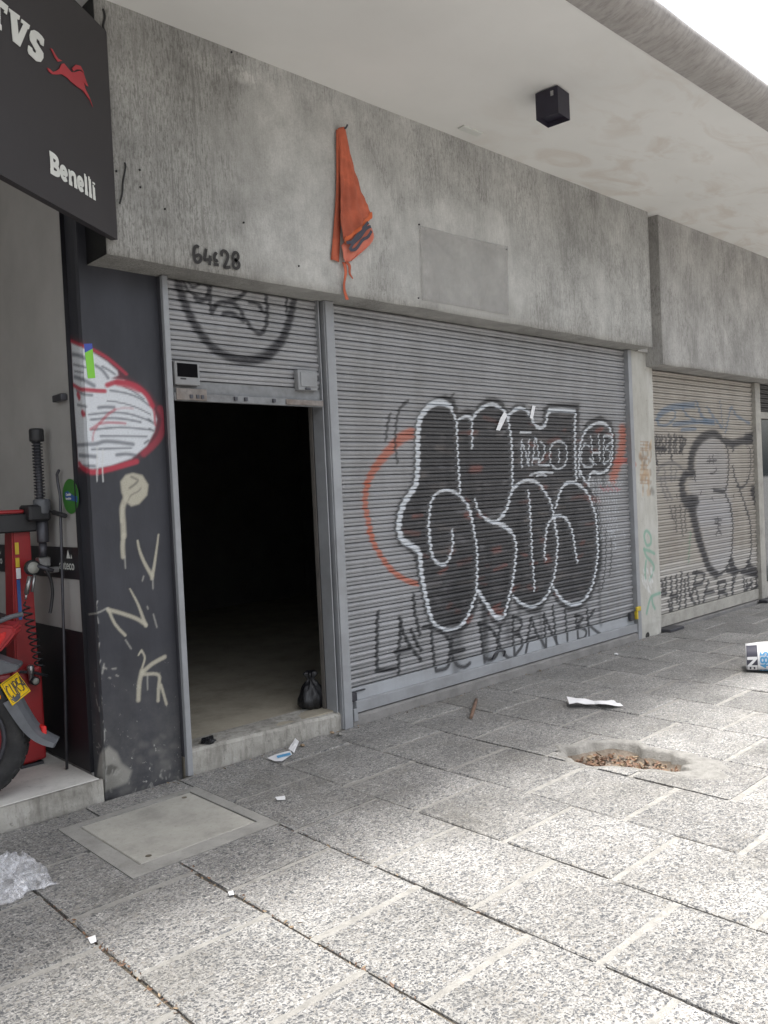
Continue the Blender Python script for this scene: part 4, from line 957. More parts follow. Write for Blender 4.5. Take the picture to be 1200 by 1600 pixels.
cobj(sg, 'letter', prism(BM(), spoly('J', [(405, 372), (400, 435), (372, 418), (362, 385), (335, 362), (333, 395), (398, 500), (398, 545), (375, 582), (335, 575), (262, 505), (252, 470), (258, 425), (292, 452), (300, 480), (325, 502), (332, 480), (275, 380), (270, 330), (280, 290), (310, 282), (345, 300), (385, 340)]), SN, .003), M_white)
cobj(sg, 'horse_emblem', prism(BM(), spoly('K', [(217, 318), (230, 325), (245, 338), (262, 332), (275, 322), (285, 300), (296, 298), (310, 315), (330, 338), (345, 340), (370, 332), (388, 345), (398, 375), (410, 406), (398, 398), (388, 385), (395, 415), (415, 455), (432, 502), (418, 470), (385, 425), (355, 405), (325, 380), (312, 365), (285, 348), (262, 350), (240, 348), (225, 335)]), SN, .003), M_redv)
cobj(sg, 'horse_emblem', prism(BM(), spoly('K', [(332, 322), (350, 304), (372, 310), (385, 335), (388, 345), (375, 328), (355, 325), (340, 335)], 3), SN, .003), M_redv)
cobj(sg, 'horse_emblem', prism(BM(), spoly('K', [(232, 226), (242, 232), (255, 255), (268, 275), (288, 286), (268, 290), (255, 272), (245, 250)]), SN, .003), M_redv)
b0 = np.array(HIT(px('K', [(234, 803)])[0], SO, SN)); b1 = np.array(HIT(px('K', [(447, 932)])[0], SO, SN)); bt_ = HIT(px('K', [(231, 716)])[0], SO, SN)
BW = np.linalg.norm((b1-b0)[:2]); BH = bt_[2]-b0[2]
def letter(lines, x0, x1, wd):
    conv = lambda q: tuple(b0+SU*(x0+(x1-x0)*q[0])*BW+np.array([0, 0, q[1]*BH]))
    cobj(sg, 'letter', strokes_mesh(lines, wd, conv, SN, .002), M_white)
sw = .021
letter([[(.22, .02), (.22, .98)], [(0, .04), (.55, .04), (.85, .12), (.9, .28), (.75, .46), (.3, .5)], [(0, .96), (.5, .96), (.78, .88), (.8, .68), (.65, .53)]], 0, .19, .024)
E_ = [[(.12, .36), (.82, .38), (.72, .60), (.45, .68), (.18, .56), (.12, .30), (.25, .10), (.5, .03), (.85, .14)]]
N_ = [[(.2, .03), (.2, .66)], [(0, .04), (.42, .04)], [(0, .63), (.2, .63)], [(.2, .50), (.4, .64), (.65, .66), (.78, .52), (.78, .03)], [(.6, .04), (1, .04)]]
L_ = [[(.5, .03), (.5, 1.0)], [(.05, .04), (.95, .04)], [(.05, .97), (.5, .97)]]
letter(E_, .215, .365, sw); letter(N_, .385, .565, sw); letter(E_, .585, .725, sw); letter(L_, .74, .82, sw); letter(L_, .835, .915, sw); letter([[(.5, .03), (.5, .66)], [(.05, .04), (.95, .04)], [(.05, .63), (.5, .63)], [(.5, .82), (.5, .93)]], .93, 1.0, sw)

# --- cube lamp under the canopy
N_c = np.array(G((870.5, 131.5), ZC)); L_c = np.array(G((837.5, 143.5), ZC)); R_c = np.array(G((889.6, 145.5), ZC))
ex = (R_c-N_c)[:2]; ex /= np.linalg.norm(ex); ey = np.array([-ex[1], ex[0]])
lc = N_c[:2]+ex*.075+ey*.075
lamp = empty('ceiling_lamp', (lc[0], lc[1], ZC), math.atan2(ex[1], ex[0]), label='dark cube lamp fixed under the white canopy', cat='lamp')
bm = BM(); box(bm, -.078, .078, -.078, .078, -.175, -.008)
bot = [f for f in bm.faces if f.normal.z < -.9]; r_ = bmesh.ops.inset_region(bm, faces=bot, thickness=.012); bmesh.ops.translate(bm, verts=list({v for f in bot for v in f.verts}), vec=(0, 0, .03))
o = obj('lamp_body', bm, M_lamp, lamp); o = obj('mounting_plate', box(BM(), -.06, .06, -.06, .06, -.0075, -.0005), M_dsteel, lamp); o = obj('clip', box(BM(), -.082, -.0785, -.05, -.03, -.06, -.03), M_steel, lamp)

# --- cloths
def loft(name, L, Rr, nx, conv, off):
    """cloth between two edge lines given top to bottom; off(s, t) pushes it off the wall"""
    ny = len(L); V = []; F = []
    for j in range(ny):
        for i in range(nx+1):
            s_ = i/nx; q = (L[j][0]+(Rr[j][0]-L[j][0])*s_, L[j][1]+(Rr[j][1]-L[j][1])*s_)
            p = np.array(conv(q)); p[1] -= off(s_, j/(ny-1)); V.append(tuple(p))
    for j in range(ny-1):
        for i in range(nx):
            a = j*(nx+1)+i; F.append((a, a+nx+1, a+nx+2, a+1))
    return pyd(name, V, F, True)
def resample(pts, n):
    P = np.array(spline(pts, 8)); d = np.r_[0, np.cumsum(np.hypot(*np.diff(P, axis=0).T))]; t_ = np.linspace(0, d[-1], n)
    return list(zip(np.interp(t_, d, P[:, 0]), np.interp(t_, d, P[:, 1])))
def solid(o, th): m_ = o.modifiers.new('thickness', 'SOLIDIFY'); m_.thickness = th; m_.offset = 0; return o
cv = lambda q: W(px('L', [q])[0], YF-.010)
rag = empty('hanging_rag', W((533, 205), YF-.02), label='dirty red-orange cloth pennant hanging from a nail on the concrete beam', cat='cloth')
L1 = resample([(378, 124), (380, 250), (378, 400), (370, 560), (384, 660)], 40); R1 = resample([(411, 122), (438, 270), (475, 400), (522, 522), (521, 534)], 40)
R1b = resample([(411, 122), (438, 270), (475, 400), (510, 500), (520, 528)], 40)
o = cobj(rag, 'cloth', loft('cloth', L1, R1b, 22, cv, lambda s, t: .012+t*(.030*abs(math.sin(s*5.2+1.0+t))+.022*math.sin(s*11+2*t)**2)+.02*math.sin(3.1*s)+t*(.016*mnoise.noise(Vector((s*5, t*9, 3)))+.008*mnoise.noise(Vector((s*11+t*6, t*16, 8))))), M_rag); solid(o, .002)
o = cobj(rag, 'hem', loft('hem', resample([(384, 655), (384, 668), (385, 680)], 6), resample([(519, 522), (522, 538), (521, 552)], 6), 22, cv, lambda s, t: .020+.030*abs(math.sin(s*5.2+2.0))+.022*math.sin(s*11+2)**2), M_rag2); solid(o, .002)
o = cobj(rag, 'panel', loft('panel', resample([(384, 676), (384, 700), (392, 735), (412, 755)], 14), resample([(502, 562), (526, 600), (526, 660), (440, 745)], 14), 18, cv, lambda s, t: .014+.02*abs(math.sin(s*5+2)) + .012*math.sin(t*4)), M_rag3); solid(o, .002)
o['label'] = 'salmon panel with black wavy lines'
wv = [[(398, 668), (425, 662), (450, 632), (500, 572)], [(412, 702), (428, 672), (462, 640), (490, 602), (512, 592)], [(414, 702), (442, 696), (472, 656), (498, 640), (515, 612)]]
sub(obj('wavy_print', strokes_mesh(wv, .019, lambda q: tuple(np.array(cv(q))+[0, -.052, 0]), (0, -1, 0), .001), M_inkd), o)
o = cobj(rag, 'fold', loft('fold', resample([(372, 130), (372, 400), (360, 590), (348, 738)], 24), resample([(392, 128), (394, 400), (392, 600), (386, 750)], 24), 5, cv, lambda s, t: .006+.016*math.sin(3.1*s)*(1-s)), M_rag); solid(o, .002)
for a_, b_ in (([(396, 752), (402, 800), (404, 850), (408, 928)], [(412, 752), (414, 800), (414, 860), (424, 928)]), ([(408, 752), (425, 785), (442, 832)], [(420, 748), (436, 780), (445, 828)])):
    o = cobj(rag, 'tie', loft('tie', resample(a_, 16), resample(b_, 16), 3, cv, lambda s, t: .016+.01*math.sin(t*7)), M_rag); solid(o, .002)
cobj(rag, 'nail', tube(BM(), [tuple(np.array(cv((400, 130)))+[0, .01, 0]), tuple(np.array(cv((400, 130)))+[0, -.045, 0]), tuple(np.array(cv((404, 118)))+[0, -.05, 0])], .006), M_dsteel)
c4 = [W(q, YF-.004) for q in ((655, 352), (793, 385), (795, 493), (659, 469))]
V = []; F = []; nx, nz = 36, 30
for j in range(nz+1):
    for i in range(nx+1):
        s_, t_ = i/nx, j/nz
        p = (np.array(c4[0])*(1-s_)+np.array(c4[1])*s_)*(1-t_)+(np.array(c4[3])*(1-s_)+np.array(c4[2])*s_)*t_
        ang = math.atan2(t_, s_+.02); rr = math.hypot(s_, t_)
        p[1] -= .001+.020*max(0, math.sin(ang*8+1))**2*min(1, rr*2.5)*max(0, 1.25-rr)+.005*abs(mnoise.noise(Vector((s_*3, t_*3, 0))))
        p[2] += .012*math.sin(s_*3.14)*(-1 if t_ < .5 else .4)*(1-t_)
        V.append(tuple(p))
for j in range(nz):
    for i in range(nx): a = j*(nx+1)+i; F.append((a, a+nx+1, a+nx+2, a+1))
o = solid(obj('cloth_sheet', pyd('cloth_sheet', V, F, True), M_sheet, label='faded grey cloth sheet pinned to the beam right of the red rag', cat='cloth'), .0006)

# --- wires and fixings on the beam
cw = lambda q: W(q, YF-.012)
obj('wire', tube(BM(), spline([cw(q) for q in ((161, 14), (164, 26), (161, 40), (164, 50))], 6), .006, 6), M_wire, label='short black wire hanging at the top corner of the beam above the sign', cat='wire')
obj('wire', tube(BM(), spline([cw(q) for q in ((195, 254), (196, 262), (192, 285), (191, 302), (187, 318))], 6), .0045, 6), M_wire, label='thin black wire on the beam beside the sign edge', cat='wire')
for k, q in enumerate(((217.5, 266), (218.5, 293), (181, 268), (380, 348), (257, 327), (361, 82), (654, 351), (791, 390), (653, 466), (466, 416))):
    a = W(q, YF+.002); bm = lathe(BM(), [(.003, .004), (.0055, .002), (.0055, -.004), (.003, -.008)], 8, 'Y', (a[0], a[1]-.004, a[2])); cobj(bld, 'fixing', bm, M_wire)
a = G((735, 203), ZC); cobj(bld, 'ceiling_plate', box(BM(), a[0]-.10, a[0]+.10, a[1]-.03, a[1]+.03, ZC-.012, ZC-.001, .002), M_white)
# faint drip line where the rag cord lay
# --- stickers of torn paper on the big shutter
def scrap(pts, lab):
    P = [W(q, YS-.020) for q in pts]; obj('paper_scrap', prism(BM(), P, (0, -1, 0), .0012), M_paper, label=lab, cat='paper', group='paper scraps taped to the grey shutter')
scrap(px('B', [(72, 345), (105, 255), (135, 205), (155, 235), (130, 290), (100, 350)]), 'left white paper scrap taped over the black graffiti')
scrap(px('B', [(325, 255), (345, 160), (368, 165), (348, 262)]), 'right white paper scrap taped above the graffiti dip')

# ================================================================== THINGS ON THE GROUND
# --- cement access cover
cov = empty('access_cover', ((HAT[0]+HAT[1])/2, (HAT[2]+HAT[3])/2, 0), label='square cement access cover set in the pavement in front of the pillar', cat='access cover')
IN = (1.552, 2.140, 3.215, 3.820)
bm = BM()
a = [bm.verts.new((x, y, .001)) for x, y in ((HAT[0]+.004, HAT[2]+.004), (HAT[1]-.004, HAT[2]+.004), (HAT[1]-.004, HAT[3]-.004), (HAT[0]+.004, HAT[3]-.004))]
b = [bm.verts.new((x, y, .003)) for x, y in ((IN[0], IN[2]), (IN[1], IN[2]), (IN[1], IN[3]), (IN[0], IN[3]))]
a2 = [bm.verts.new(v.co-Vector((0, 0, .06))) for v in a]; b2 = [bm.verts.new(v.co-Vector((0, 0, .06))) for v in b]
for i in range(4):
    j = (i+1) % 4
    bm.faces.new((a[i], a[j], b[j], b[i])); bm.faces.new((a2[i], a2[j], a[j], a[i])); bm.faces.new((b[i], b[j], b2[j], b2[i])); bm.faces.new((a2[j], a2[i], b2[i], b2[j]))
bmesh.ops.recalc_face_normals(bm, faces=bm.faces[:]); cobj(cov, 'cover_frame', bm, M_coverf)
cobj(cov, 'lid', box(BM(), IN[0]+.007, IN[1]-.007, IN[2]+.007, IN[3]-.007, -.05, .002, .004), M_cover)
for q in ((288, 1246), (232, 1337)):
    h_ = G(q, .0025); cobj(cov, 'lift_hole', lathe(BM(), [(.001, .0), (.012, .0008), (.014, .0003)], 10, 'Z', (h_[0], h_[1], .0022)), M_dirt)
# --- broken pit with a cement collar
pit = empty('broken_pit', (PC[0], PC[1], 0), label='oval broken hole in the pavement filled with dry leaves', cat='hole')
def pit_pt(a, r):
    k = 1+.10*math.sin(3*a+.6)+.07*math.sin(5*a)+.05*math.sin(9*a+1)+.03*math.sin(17*a+2); u, v = math.cos(a)*r*k*PRX, math.sin(a)*r*k*PRY
    c, s = math.cos(PROT), math.sin(PROT); return PC[0]+u*c-v*s, PC[1]+u*s+v*c
bm = BM(); NA = 144; rings = []
rl = [(.0, -.105), (.40, -.100), (.70, -.092), (.88, -.076), (.955, -.045), (.99, -.008), (1.03, .002)]
for r0, z0 in rl:
    rings.append([bm.verts.new((*pit_pt(2*math.pi*k/NA, max(r0, .02)), z0+(mnoise.noise(Vector((math.cos(2*math.pi*k/NA)*4*r0, math.sin(2*math.pi*k/NA)*4*r0, 1)))*.018 if r0 < .98 else mnoise.noise(Vector((k*.2, 2, 2)))*.003))) for k in range(NA)])
for r_, amp, z0 in ((1.08, .05, .0055), (1.13, .12, .005), (1.20, .22, -.0045)):
    ring = []
    for k in range(NA):
        an = 2*math.pi*k/NA; e = 1+amp*mnoise.noise(Vector((math.cos(an)*1.6, math.sin(an)*1.6, 4)))+(.50 if r_ > 1.15 else .36 if r_ > 1.1 else .06)*max(0, math.cos(an+math.pi*.50))**3
        ring.append(bm.verts.new((*pit_pt(an, r_*e), z0)))
    rings.append(ring)
for i, (a, b) in enumerate(zip(rings, rings[1:])):
    for k in range(NA):
        f = bm.faces.new((a[k], a[(k+1) % NA], b[(k+1) % NA], b[k])); f.smooth = True; f.material_index = 1 if i < 4 else 0
bm.faces.new(rings[0]).material_index = 1; bmesh.ops.recalc_face_normals(bm, faces=bm.faces[:])
if sum(f.normal.z for f in bm.faces) < 0: bmesh.ops.reverse_faces(bm, faces=bm.faces[:])
cobj(pit, 'cement_collar', bm, [M_patch, M_pit])
def leaves(n, spot, mats, smin=.012, smax=.035):
    bm = BM()
    for k in range(n):
        x, y, z = spot(); s_ = random.uniform(smin, smax); a_ = random.uniform(0, 6.28)
        m_ = Matrix.Translation((x, y, z)) @ Matrix.Rotation(a_, 4, 'Z') @ Matrix.Rotation(random.gauss(0, .45), 4, 'X') @ Matrix.Rotation(random.gauss(0, .4), 4, 'Y')
        vs_ = [bm.verts.new(m_ @ Vector(p)) for p in ((-s_, 0, 0), (-.3*s_, -.38*s_, .12*s_), (.5*s_, -.3*s_, .10*s_), (s_, 0, .25*s_), (.5*s_, .3*s_, .12*s_), (-.3*s_, .38*s_, .1*s_), (0, 0, -.05*s_))]
        mi = random.randrange(len(mats))
        for i in range(6): bm.faces.new((vs_[6], vs_[i], vs_[(i+1) % 6])).material_index = mi
    return bm
def pit_spot():
    a_, r_ = random.uniform(0, 6.28), math.sqrt(random.random())*.86
    x, y = pit_pt(a_, r_); return x, y, -.092+.06*max(0, r_-.5)+random.uniform(0, .022)
cobj(pit, 'leaf_litter', leaves(650, pit_spot, [M_leaf, M_leaf2, M_leaf], .005, .026), [M_leaf, M_leaf2, M_wood], kind='stuff')
def joint_spot():
    i = random.choice([0, 0, 0, 1, 1, 2]); y = random.uniform(1.7, 3.3); x = X0+i*PX+random.gauss(0, .012); return x, y, random.uniform(-.008, .002)
o = obj('joint_leaf_litter', leaves(260, joint_spot, [M_leaf, M_leaf2, M_dirt], .004, .012), [M_leaf, M_leaf2, M_wood], kind='stuff', label='dry leaf crumbs and dirt caught in the paving joints', cat='leaf litter')
def wall_spot():
    return random.uniform(2.0, 7.1), 4.03-abs(random.gauss(0, .035)), .002
obj('rubble_crumbs', leaves(160, wall_spot, [M_leaf2, M_mortar, M_dirt], .004, .014), [M_leaf2, M_mortar, M_dirt], kind='stuff', label='crumbs of rubble and dirt along the foot of the front', cat='rubble')

# --- papers
def sheet(name, pts, z, mat, lab, cat='paper', bend=.01, th=.001, **k):
    P = [G(q, z) for q in pts]; bm = BM(); c = np.mean(np.array(P), 0)
    vs_ = [bm.verts.new((p[0], p[1], p[2]+random.uniform(0, bend))) for p in P]; cc = bm.verts.new((c[0], c[1], c[2]+bend*.9))
    for i in range(len(P)): bm.faces.new((vs_[i], vs_[(i+1) % len(P)], cc))
    bmesh.ops.subdivide_edges(bm, edges=bm.edges[:], cuts=2, use_grid_fill=True)
    for v in bm.verts: v.co.z += mnoise.noise(v.co*18)*bend*.4
    for v in bm.verts: v.co.z = max(v.co.z, .004)
    bmesh.ops.recalc_face_normals(bm, faces=bm.faces[:])
    o = obj(name, bm, mat, label=lab, cat=cat, **k); solid(o, th); return o
ps = lambda pts: [(280+x/4.286, 1020+y/4.286) for x, y in pts]
fl = sheet('flyer', ps([(590, 705), (650, 680), (745, 655), (757, 682), (690, 732), (640, 727)]), .008, M_paper, 'white and blue paper flyer lying at the door step', bend=.006)
sub(obj('blue_stripe', prism(BM(), [tuple(np.array(G(q, .0175))) for q in ps([(650, 690), (742, 668), (748, 682), (660, 704)])], (0, 0, 1), .0006), M_inkb), fl)
sheet('flyer', ps([(732, 652), (778, 588), (803, 612), (770, 672)]), .012, M_paper, 'small folded white paper beside the blue flyer at the door step', bend=.02)
pw = lambda pts: [(860+x/3.53, 1060+y/3.53) for x, y in pts]
sheet('paper_strip', pw([(90, 123), (115, 131), (238, 140), (248, 150), (300, 130), (350, 131), (402, 154), (320, 166), (240, 160), (104, 160)]), .010, M_paper, 'crumpled white paper strip lying on the paving before the grey shutter', bend=.03)
sheet('paper_scrap', [(430, 1246), (445, 1244), (446, 1250), (433, 1251)], .006, M_paper, 'tiny paper scrap on the slab below the door step', bend=.003)
sheet('paper_scrap', [(356, 1394), (364, 1392), (366, 1399), (358, 1400)], .006, M_paper, 'tiny pale scrap on the slab below the access cover', bend=.003)
sheet('paper_scrap', [(137, 1466), (149, 1463), (151, 1472), (142, 1476)], .006, M_paper, 'tiny pink-white scrap in the joint near the bottom left', bend=.004)
def pebble(q, s, lab, mat=None):
    p = G(q, 0); bm = BM(); bmesh.ops.create_icosphere(bm, subdivisions=2, radius=s)
    for v in bm.verts:
        v.co = v.co*(1+.5*mnoise.noise(v.co*(1.3/s)))
        v.co.z *= .55
    zmin = min(v.co.z for v in bm.verts)
    bmesh.ops.translate(bm, verts=bm.verts[:], vec=(p[0], p[1], .003-zmin))
    return obj('rubble_piece', bm, mat or M_mortar, label=lab, cat='rubble', group='loose rubble by the front')
pebble((531, 1150), .02, 'pale rubble lump beside the post of the door'); pebble((519, 1147), .014, 'brown crumb left of the pale rubble lump', M_leaf2); pebble((963, 1024), .016, 'white pebble on the paving near the column', M_paper); pebble((473, 1167), .014, 'small tan crumb right of the flyers', M_leaf2)
p0, p1 = G((736, 1121), .013), G((744, 1093), .013)
obj('rod', tube(BM(), [p0, tuple((np.array(p0)*.5+np.array(p1)*.5)+[.004, 0, .002]), p1], [.011, .013, .012], 8), M_wood, label='short rusty brown rod lying on the paving by the shutter', cat='rod')
# --- dark crumpled wrapper inside the door
c = G((326, 1162), .128); bm = BM(); bmesh.ops.create_icosphere(bm, subdivisions=3, radius=.038)
for v in bm.verts:
    v.co *= 1+.55*mnoise.noise(v.co*45); v.co.z *= .5
bmesh.ops.translate(bm, verts=bm.verts[:], vec=(c[0], c[1], .137+.012)); obj('wrapper', bm, M_bag, label='small crumpled dark wrapper on the threshold', cat='litter')
# --- tied black bin bag
c = G((495, 1106), .118); bx_, by_ = c[0]-.005, c[1]+.03
bm = BM(); pf = [(.001, 0), (.07, .002), (.094, .03), (.098, .07), (.085, .11), (.06, .145), (.035, .17), (.02, .183), (.028, .20), (.045, .225), (.03, .24), (.001, .235)]
lathe(bm, pf, 40)
for v in bm.verts:
    a_ = math.atan2(v.co.y, v.co.x); k_ = 1+.10*math.sin(7*a_+v.co.z*20)+.07*math.sin(13*a_-v.co.z*35)+.22*mnoise.noise(v.co*14)
    if v.co.z > .165: k_ *= 1+.35*math.sin(5*a_)
    v.co.x *= k_; v.co.y *= k_*.85; v.co.x -= v.co.z*.05
bmesh.ops.translate(bm, verts=bm.verts[:], vec=(bx_, by_, .119)); obj('bin_bag', bm, M_bag, label='small tied black plastic bag on the floor inside the door post', cat='bag')
# --- clear plastic bag on the paving at the left edge
c = G((14, 1388), 0); NB = 30
def bag_layer(k_):
    V = []; F = []
    for j_ in range(NB+1):
        for i_ in range(NB+1):
            u, v = i_/NB*2-1, j_/NB*2-1; rr = max(abs(u), abs(v)); q = Vector((u*1.6, v*1.6, k_*3.0))
            fold = 1-3.2*abs(mnoise.noise(q+Vector((2, 5, 1)))); fine = 1-3*abs(mnoise.noise(q*2.4))
            z = max(0, 1-rr**2.2)*((.085 if k_ else .022)+(.050 if k_ else .012)*fold+.018*fine)+.010*(fine+1)*rr*.5
            V.append((c[0]+u*.135*(1+.30*mnoise.noise(Vector((v*1.4, k_*.2, 2))))+.03*mnoise.noise(q*2), c[1]+v*.135*(1+.35*mnoise.noise(Vector((u*1.4, k_*.2, 7))))+.03*mnoise.noise(q*2+Vector((9, 0, 0))), max(.004+.004*k_, z+.004)))
    for j_ in range(NB):
        for i_ in range(NB): a = j_*(NB+1)+i_; F.append((a, a+1, a+NB+2, a+NB+1))
    return V, F
V0, F0 = bag_layer(0); V1, F1 = bag_layer(1); bm = pyd('plastic_bag', V0+V1, F0+[tuple(q+len(V0) for q in f) for f in F1])
obj('plastic_bag', bm, M_clear, label='crumpled clear plastic bag on the paving at the left edge', cat='bag')
# --- printed paper sack at the right edge
sk = empty('paper_sack', (*G((1166, 1046), 0)[:2], 0), R(-66), label='white printed paper sack with EN and 5 485 lying at the right edge', cat='sack')
bm = BM(); NL, NP = 16, 20; rows = []
for i in range(NL+1):
    t_ = i/NL; x = .56*t_; hgt = .19+.02*math.sin(t_*3); wdt = .17
    row = []
    for k in range(NP):
        a_ = 2*math.pi*k/NP; y = math.copysign(abs(math.cos(a_))**.7, math.cos(a_))*wdt*.8; z = hgt*.5+math.copysign(abs(math.sin(a_))**.75, math.sin(a_))*hgt*.5
        p = Vector((x, y, z)); p += Vector((0, 1, 1))*mnoise.noise(p*9)*.004
        row.append(bm.verts.new(p))
    rows.append(row)
for a, b in zip(rows, rows[1:]):
    for k in range(NP): bm.faces.new((a[k], a[(k+1) % NP], b[(k+1) % NP], b[k])).smooth = True
bm.faces.new(rows[0]); bm.faces.new(rows[-1][::-1]); bmesh.ops.recalc_face_normals(bm, faces=bm.faces[:])
zm = min(v.co.z for v in bm.verts); bmesh.ops.translate(bm, verts=bm.verts[:], vec=(0, 0, .004-zm))
sbody = obj('sack_body', bm, M_paper, sk)
def sack_pt(x, a_, off):
    hgt = .19+.02*math.sin(x/.56*3); k_ = off
    y = math.copysign(abs(math.cos(a_))**.7, math.cos(a_))*(.136+k_); z = hgt*.5+math.copysign(abs(math.sin(a_))**.75, math.sin(a_))*(hgt*.5+k_)
    return (x, y, z+.006)
def wrap(me, xc, a0, off):
    # lettering runs up the side that faces the street: text x -> girth, text y -> back along the sack
    for v in me.vertices: v.co = Vector(sack_pt(xc-v.co.y, a0-v.co.x/.115, off+v.co.z*.2))
    me.update(); return me
bm = BM(); rw = []
for k in range(25):
    a_ = math.pi+1.25-2.5*k/24; rw.append([bm.verts.new(sack_pt(x, a_, .004)) for x in (.004, .03, .055, .080)])
for a, b in zip(rw, rw[1:]):
    for i in range(3): bm.faces.new((a[i], a[i+1], b[i+1], b[i]))
obj('dark_band', bm, M_inkd, sbody)
obj('lettering', wrap(text_mesh('EN', .092, .004, .0005), .074, math.pi+.85, .0065), M_paper, sbody)
obj('lettering', wrap(text_mesh('5 485', .078, .002, .0005), .152, math.pi+1.05, .0055), M_inkb, sbody)

# ================================================================== MOTORCYCLE SHOP
# --- round sticker and lettering on the wall band
XW = 1.8035
c1 = WX((97.5, 775), XW); c2 = WX((122, 775), XW); cz = WX((110, 748), XW)[2]; cz2 = WX((110, 803), XW)[2]
cy_, ry_, cz_, rz_ = (c1[1]+c2[1])/2, abs(c1[1]-c2[1])/2, (cz+cz2)/2, (cz-cz2)/2
ro = [(XW+.003, cy_+ry_*math.cos(2*math.pi*k/32), cz_+rz_*math.sin(2*math.pi*k/32)) for k in range(32)]
stk = obj('round_sticker', prism(BM(), ro, (-1, 0, 0), .002), M_green, label='green oval sticker on the white shop wall', cat='sticker')
o = obj('blue_field', prism(BM(), [(XW+.0005, cy_+ry_*a, cz_+rz_*b) for a, b in ((.65, .25), (.3, .32), (-.5, .0), (-.9, -.02), (-.85, -.35), (-.3, -.25), (.4, -.2), (.65, 0))], (-1, 0, 0), .001), M_blue); sub(o, stk)
def wtext(s, size, y, z, mat=M_white, par=None):
    me = xform(text_mesh(s, size, .0006, .0005), (0, -1, 0), (0, 0, 1), (-1, 0, 0), (XW-.0012, y, z)); o = obj('lettering', me, mat)
    if par is not None: sub(o, par)
    return o
wtext('Cambio', .020, cy_+.05, cz_+.004, par=stk); wtext('inmediato', .017, cy_+.055, cz_-.016, par=stk)
band = [o for o in bld.children if o.name.startswith('wall_band')][0]
for yy in (4.50, 4.86, 5.22, 5.58):
    wtext('auteco', .072, yy, 1.165, par=band)
    for k, (a, b) in enumerate(((.0, .05), (.055, .075))):
        sub(obj('logo', prism(BM(), [(XW-.0012, yy-.10+.0-a, 1.225), (XW-.0012, yy-.10-b-.0, 1.225), (XW-.0012, yy-.10-(a+b)/2, 1.225+(.045 if k == 0 else .022))], (-1, 0, 0), .0008), M_white), band)
# small wall plate
a = WX((97, 622), XW); cobj(bld, 'wall_bracket', box(BM(), XW-.03, XW+.004, a[1]-.06, a[1]+.06, a[2]-.018, a[2]+.018, .004), M_dsteel)
# --- pry bar leaning on the wall
XP = 1.785
pts = [WX(q, XP) for q in ((92, 735), (89, 741), (90, 752), (94, 775))]; end = WX((103, 1172), 1.74); end = (end[0], end[1], .104)
mid = [tuple(np.array(pts[-1])*(1-t_)+np.array(end)*t_) for t_ in (.3, .6, 1.0)]
bar = obj('pry_bar', tube(BM(), pts+mid, .008, 8), M_dsteel, label='long black pry bar with hooked tip leaning on the shop wall', cat='pry bar')
# --- tyre changer
YC = 4.60
tc = empty('tyre_changer', (1.55, 4.75, .098), label='red tyre changer with black arm and threaded tool shaft', cat='tyre changer')
B_ = lambda *a, **k: None
cbox(tc, 'cabinet', M_red, 1.02, 1.68, 4.62, 5.15, .11, .62, bev=.02, seg=2)
cbox(tc, 'foot', M_dsteel, 1.58, 1.70, 4.61, 4.70, .099, .115)
bm = BM(); lo = [(1.575, 4.60), (1.70, 4.60), (1.70, 4.74), (1.575, 4.74)]; hi = [(1.60, 4.60), (1.695, 4.60), (1.695, 4.72), (1.60, 4.72)]
va = [bm.verts.new((x, y, .62)) for x, y in lo]; vb = [bm.verts.new((x, y, 1.42)) for x, y in hi]
for i in range(4): bm.faces.new((va[i], va[(i+1) % 4], vb[(i+1) % 4], vb[i]))
bm.faces.new(vb); bm.faces.new(va[::-1]); bmesh.ops.recalc_face_normals(bm, faces=bm.faces[:]); bmesh.ops.bevel(bm, geom=bm.edges[:], offset=.008, segments=2, affect='EDGES'); colt = cobj(tc, 'column', bm, M_red)
cbox(tc, 'column_foot', M_red, 1.555, 1.71, 4.585, 4.618, .13, .64, bev=.012, seg=2)
cbox(tc, 'arm', M_bplast, 1.20, 1.72, 4.56, 4.68, 1.375, 1.475, bev=.008); cbox(tc, 'arm_cap', M_red, 1.20, 1.66, 4.575, 4.67, 1.476, 1.497, bev=.006)
cbox(tc, 'arm_head', M_bplast, 1.66, 1.775, 4.50, 4.66, 1.43, 1.52, bev=.012)
sx, sy = 1.738, 4.55
def Zp(y): return W((60, y), 4.55)[2]
cobj(tc, 'shaft', lathe(BM(), [(.018, 1.30), (.018, Zp(688))], 12, 'Z', (sx, sy, 0)), M_dsteel)
bm = BM(); z0, z1 = Zp(780), Zp(690); hx = [(sx+.026*math.cos(k*.62), sy+.026*math.sin(k*.62), z0+(z1-z0)*k/190) for k in range(191)]; tube(bm, hx, .0035, 5); cobj(tc, 'spring', bm, M_dsteel)
cobj(tc, 'shaft_cap', lathe(BM(), [(.036, Zp(690)), (.038, Zp(688)), (.038, Zp(673)), (.034, Zp(670))], 16, 'Z', (sx, sy, 0)), M_bplast)
cobj(tc, 'collar', lathe(BM(), [(.042, Zp(803)), (.045, Zp(801)), (.045, Zp(783)), (.040, Zp(780))], 16, 'Z', (sx+.004, sy-.01, 0)), M_gplast)
cobj(tc, 'sleeve', lathe(BM(), [(.030, Zp(848)), (.031, Zp(846)), (.031, Zp(804))], 16, 'Z', (sx+.004, sy, 0)), M_dsteel)
cobj(tc, 'lower_rod', lathe(BM(), [(.021, Zp(872)), (.021, Zp(849))], 12, 'Z', (sx, sy, 0)), M_dsteel)
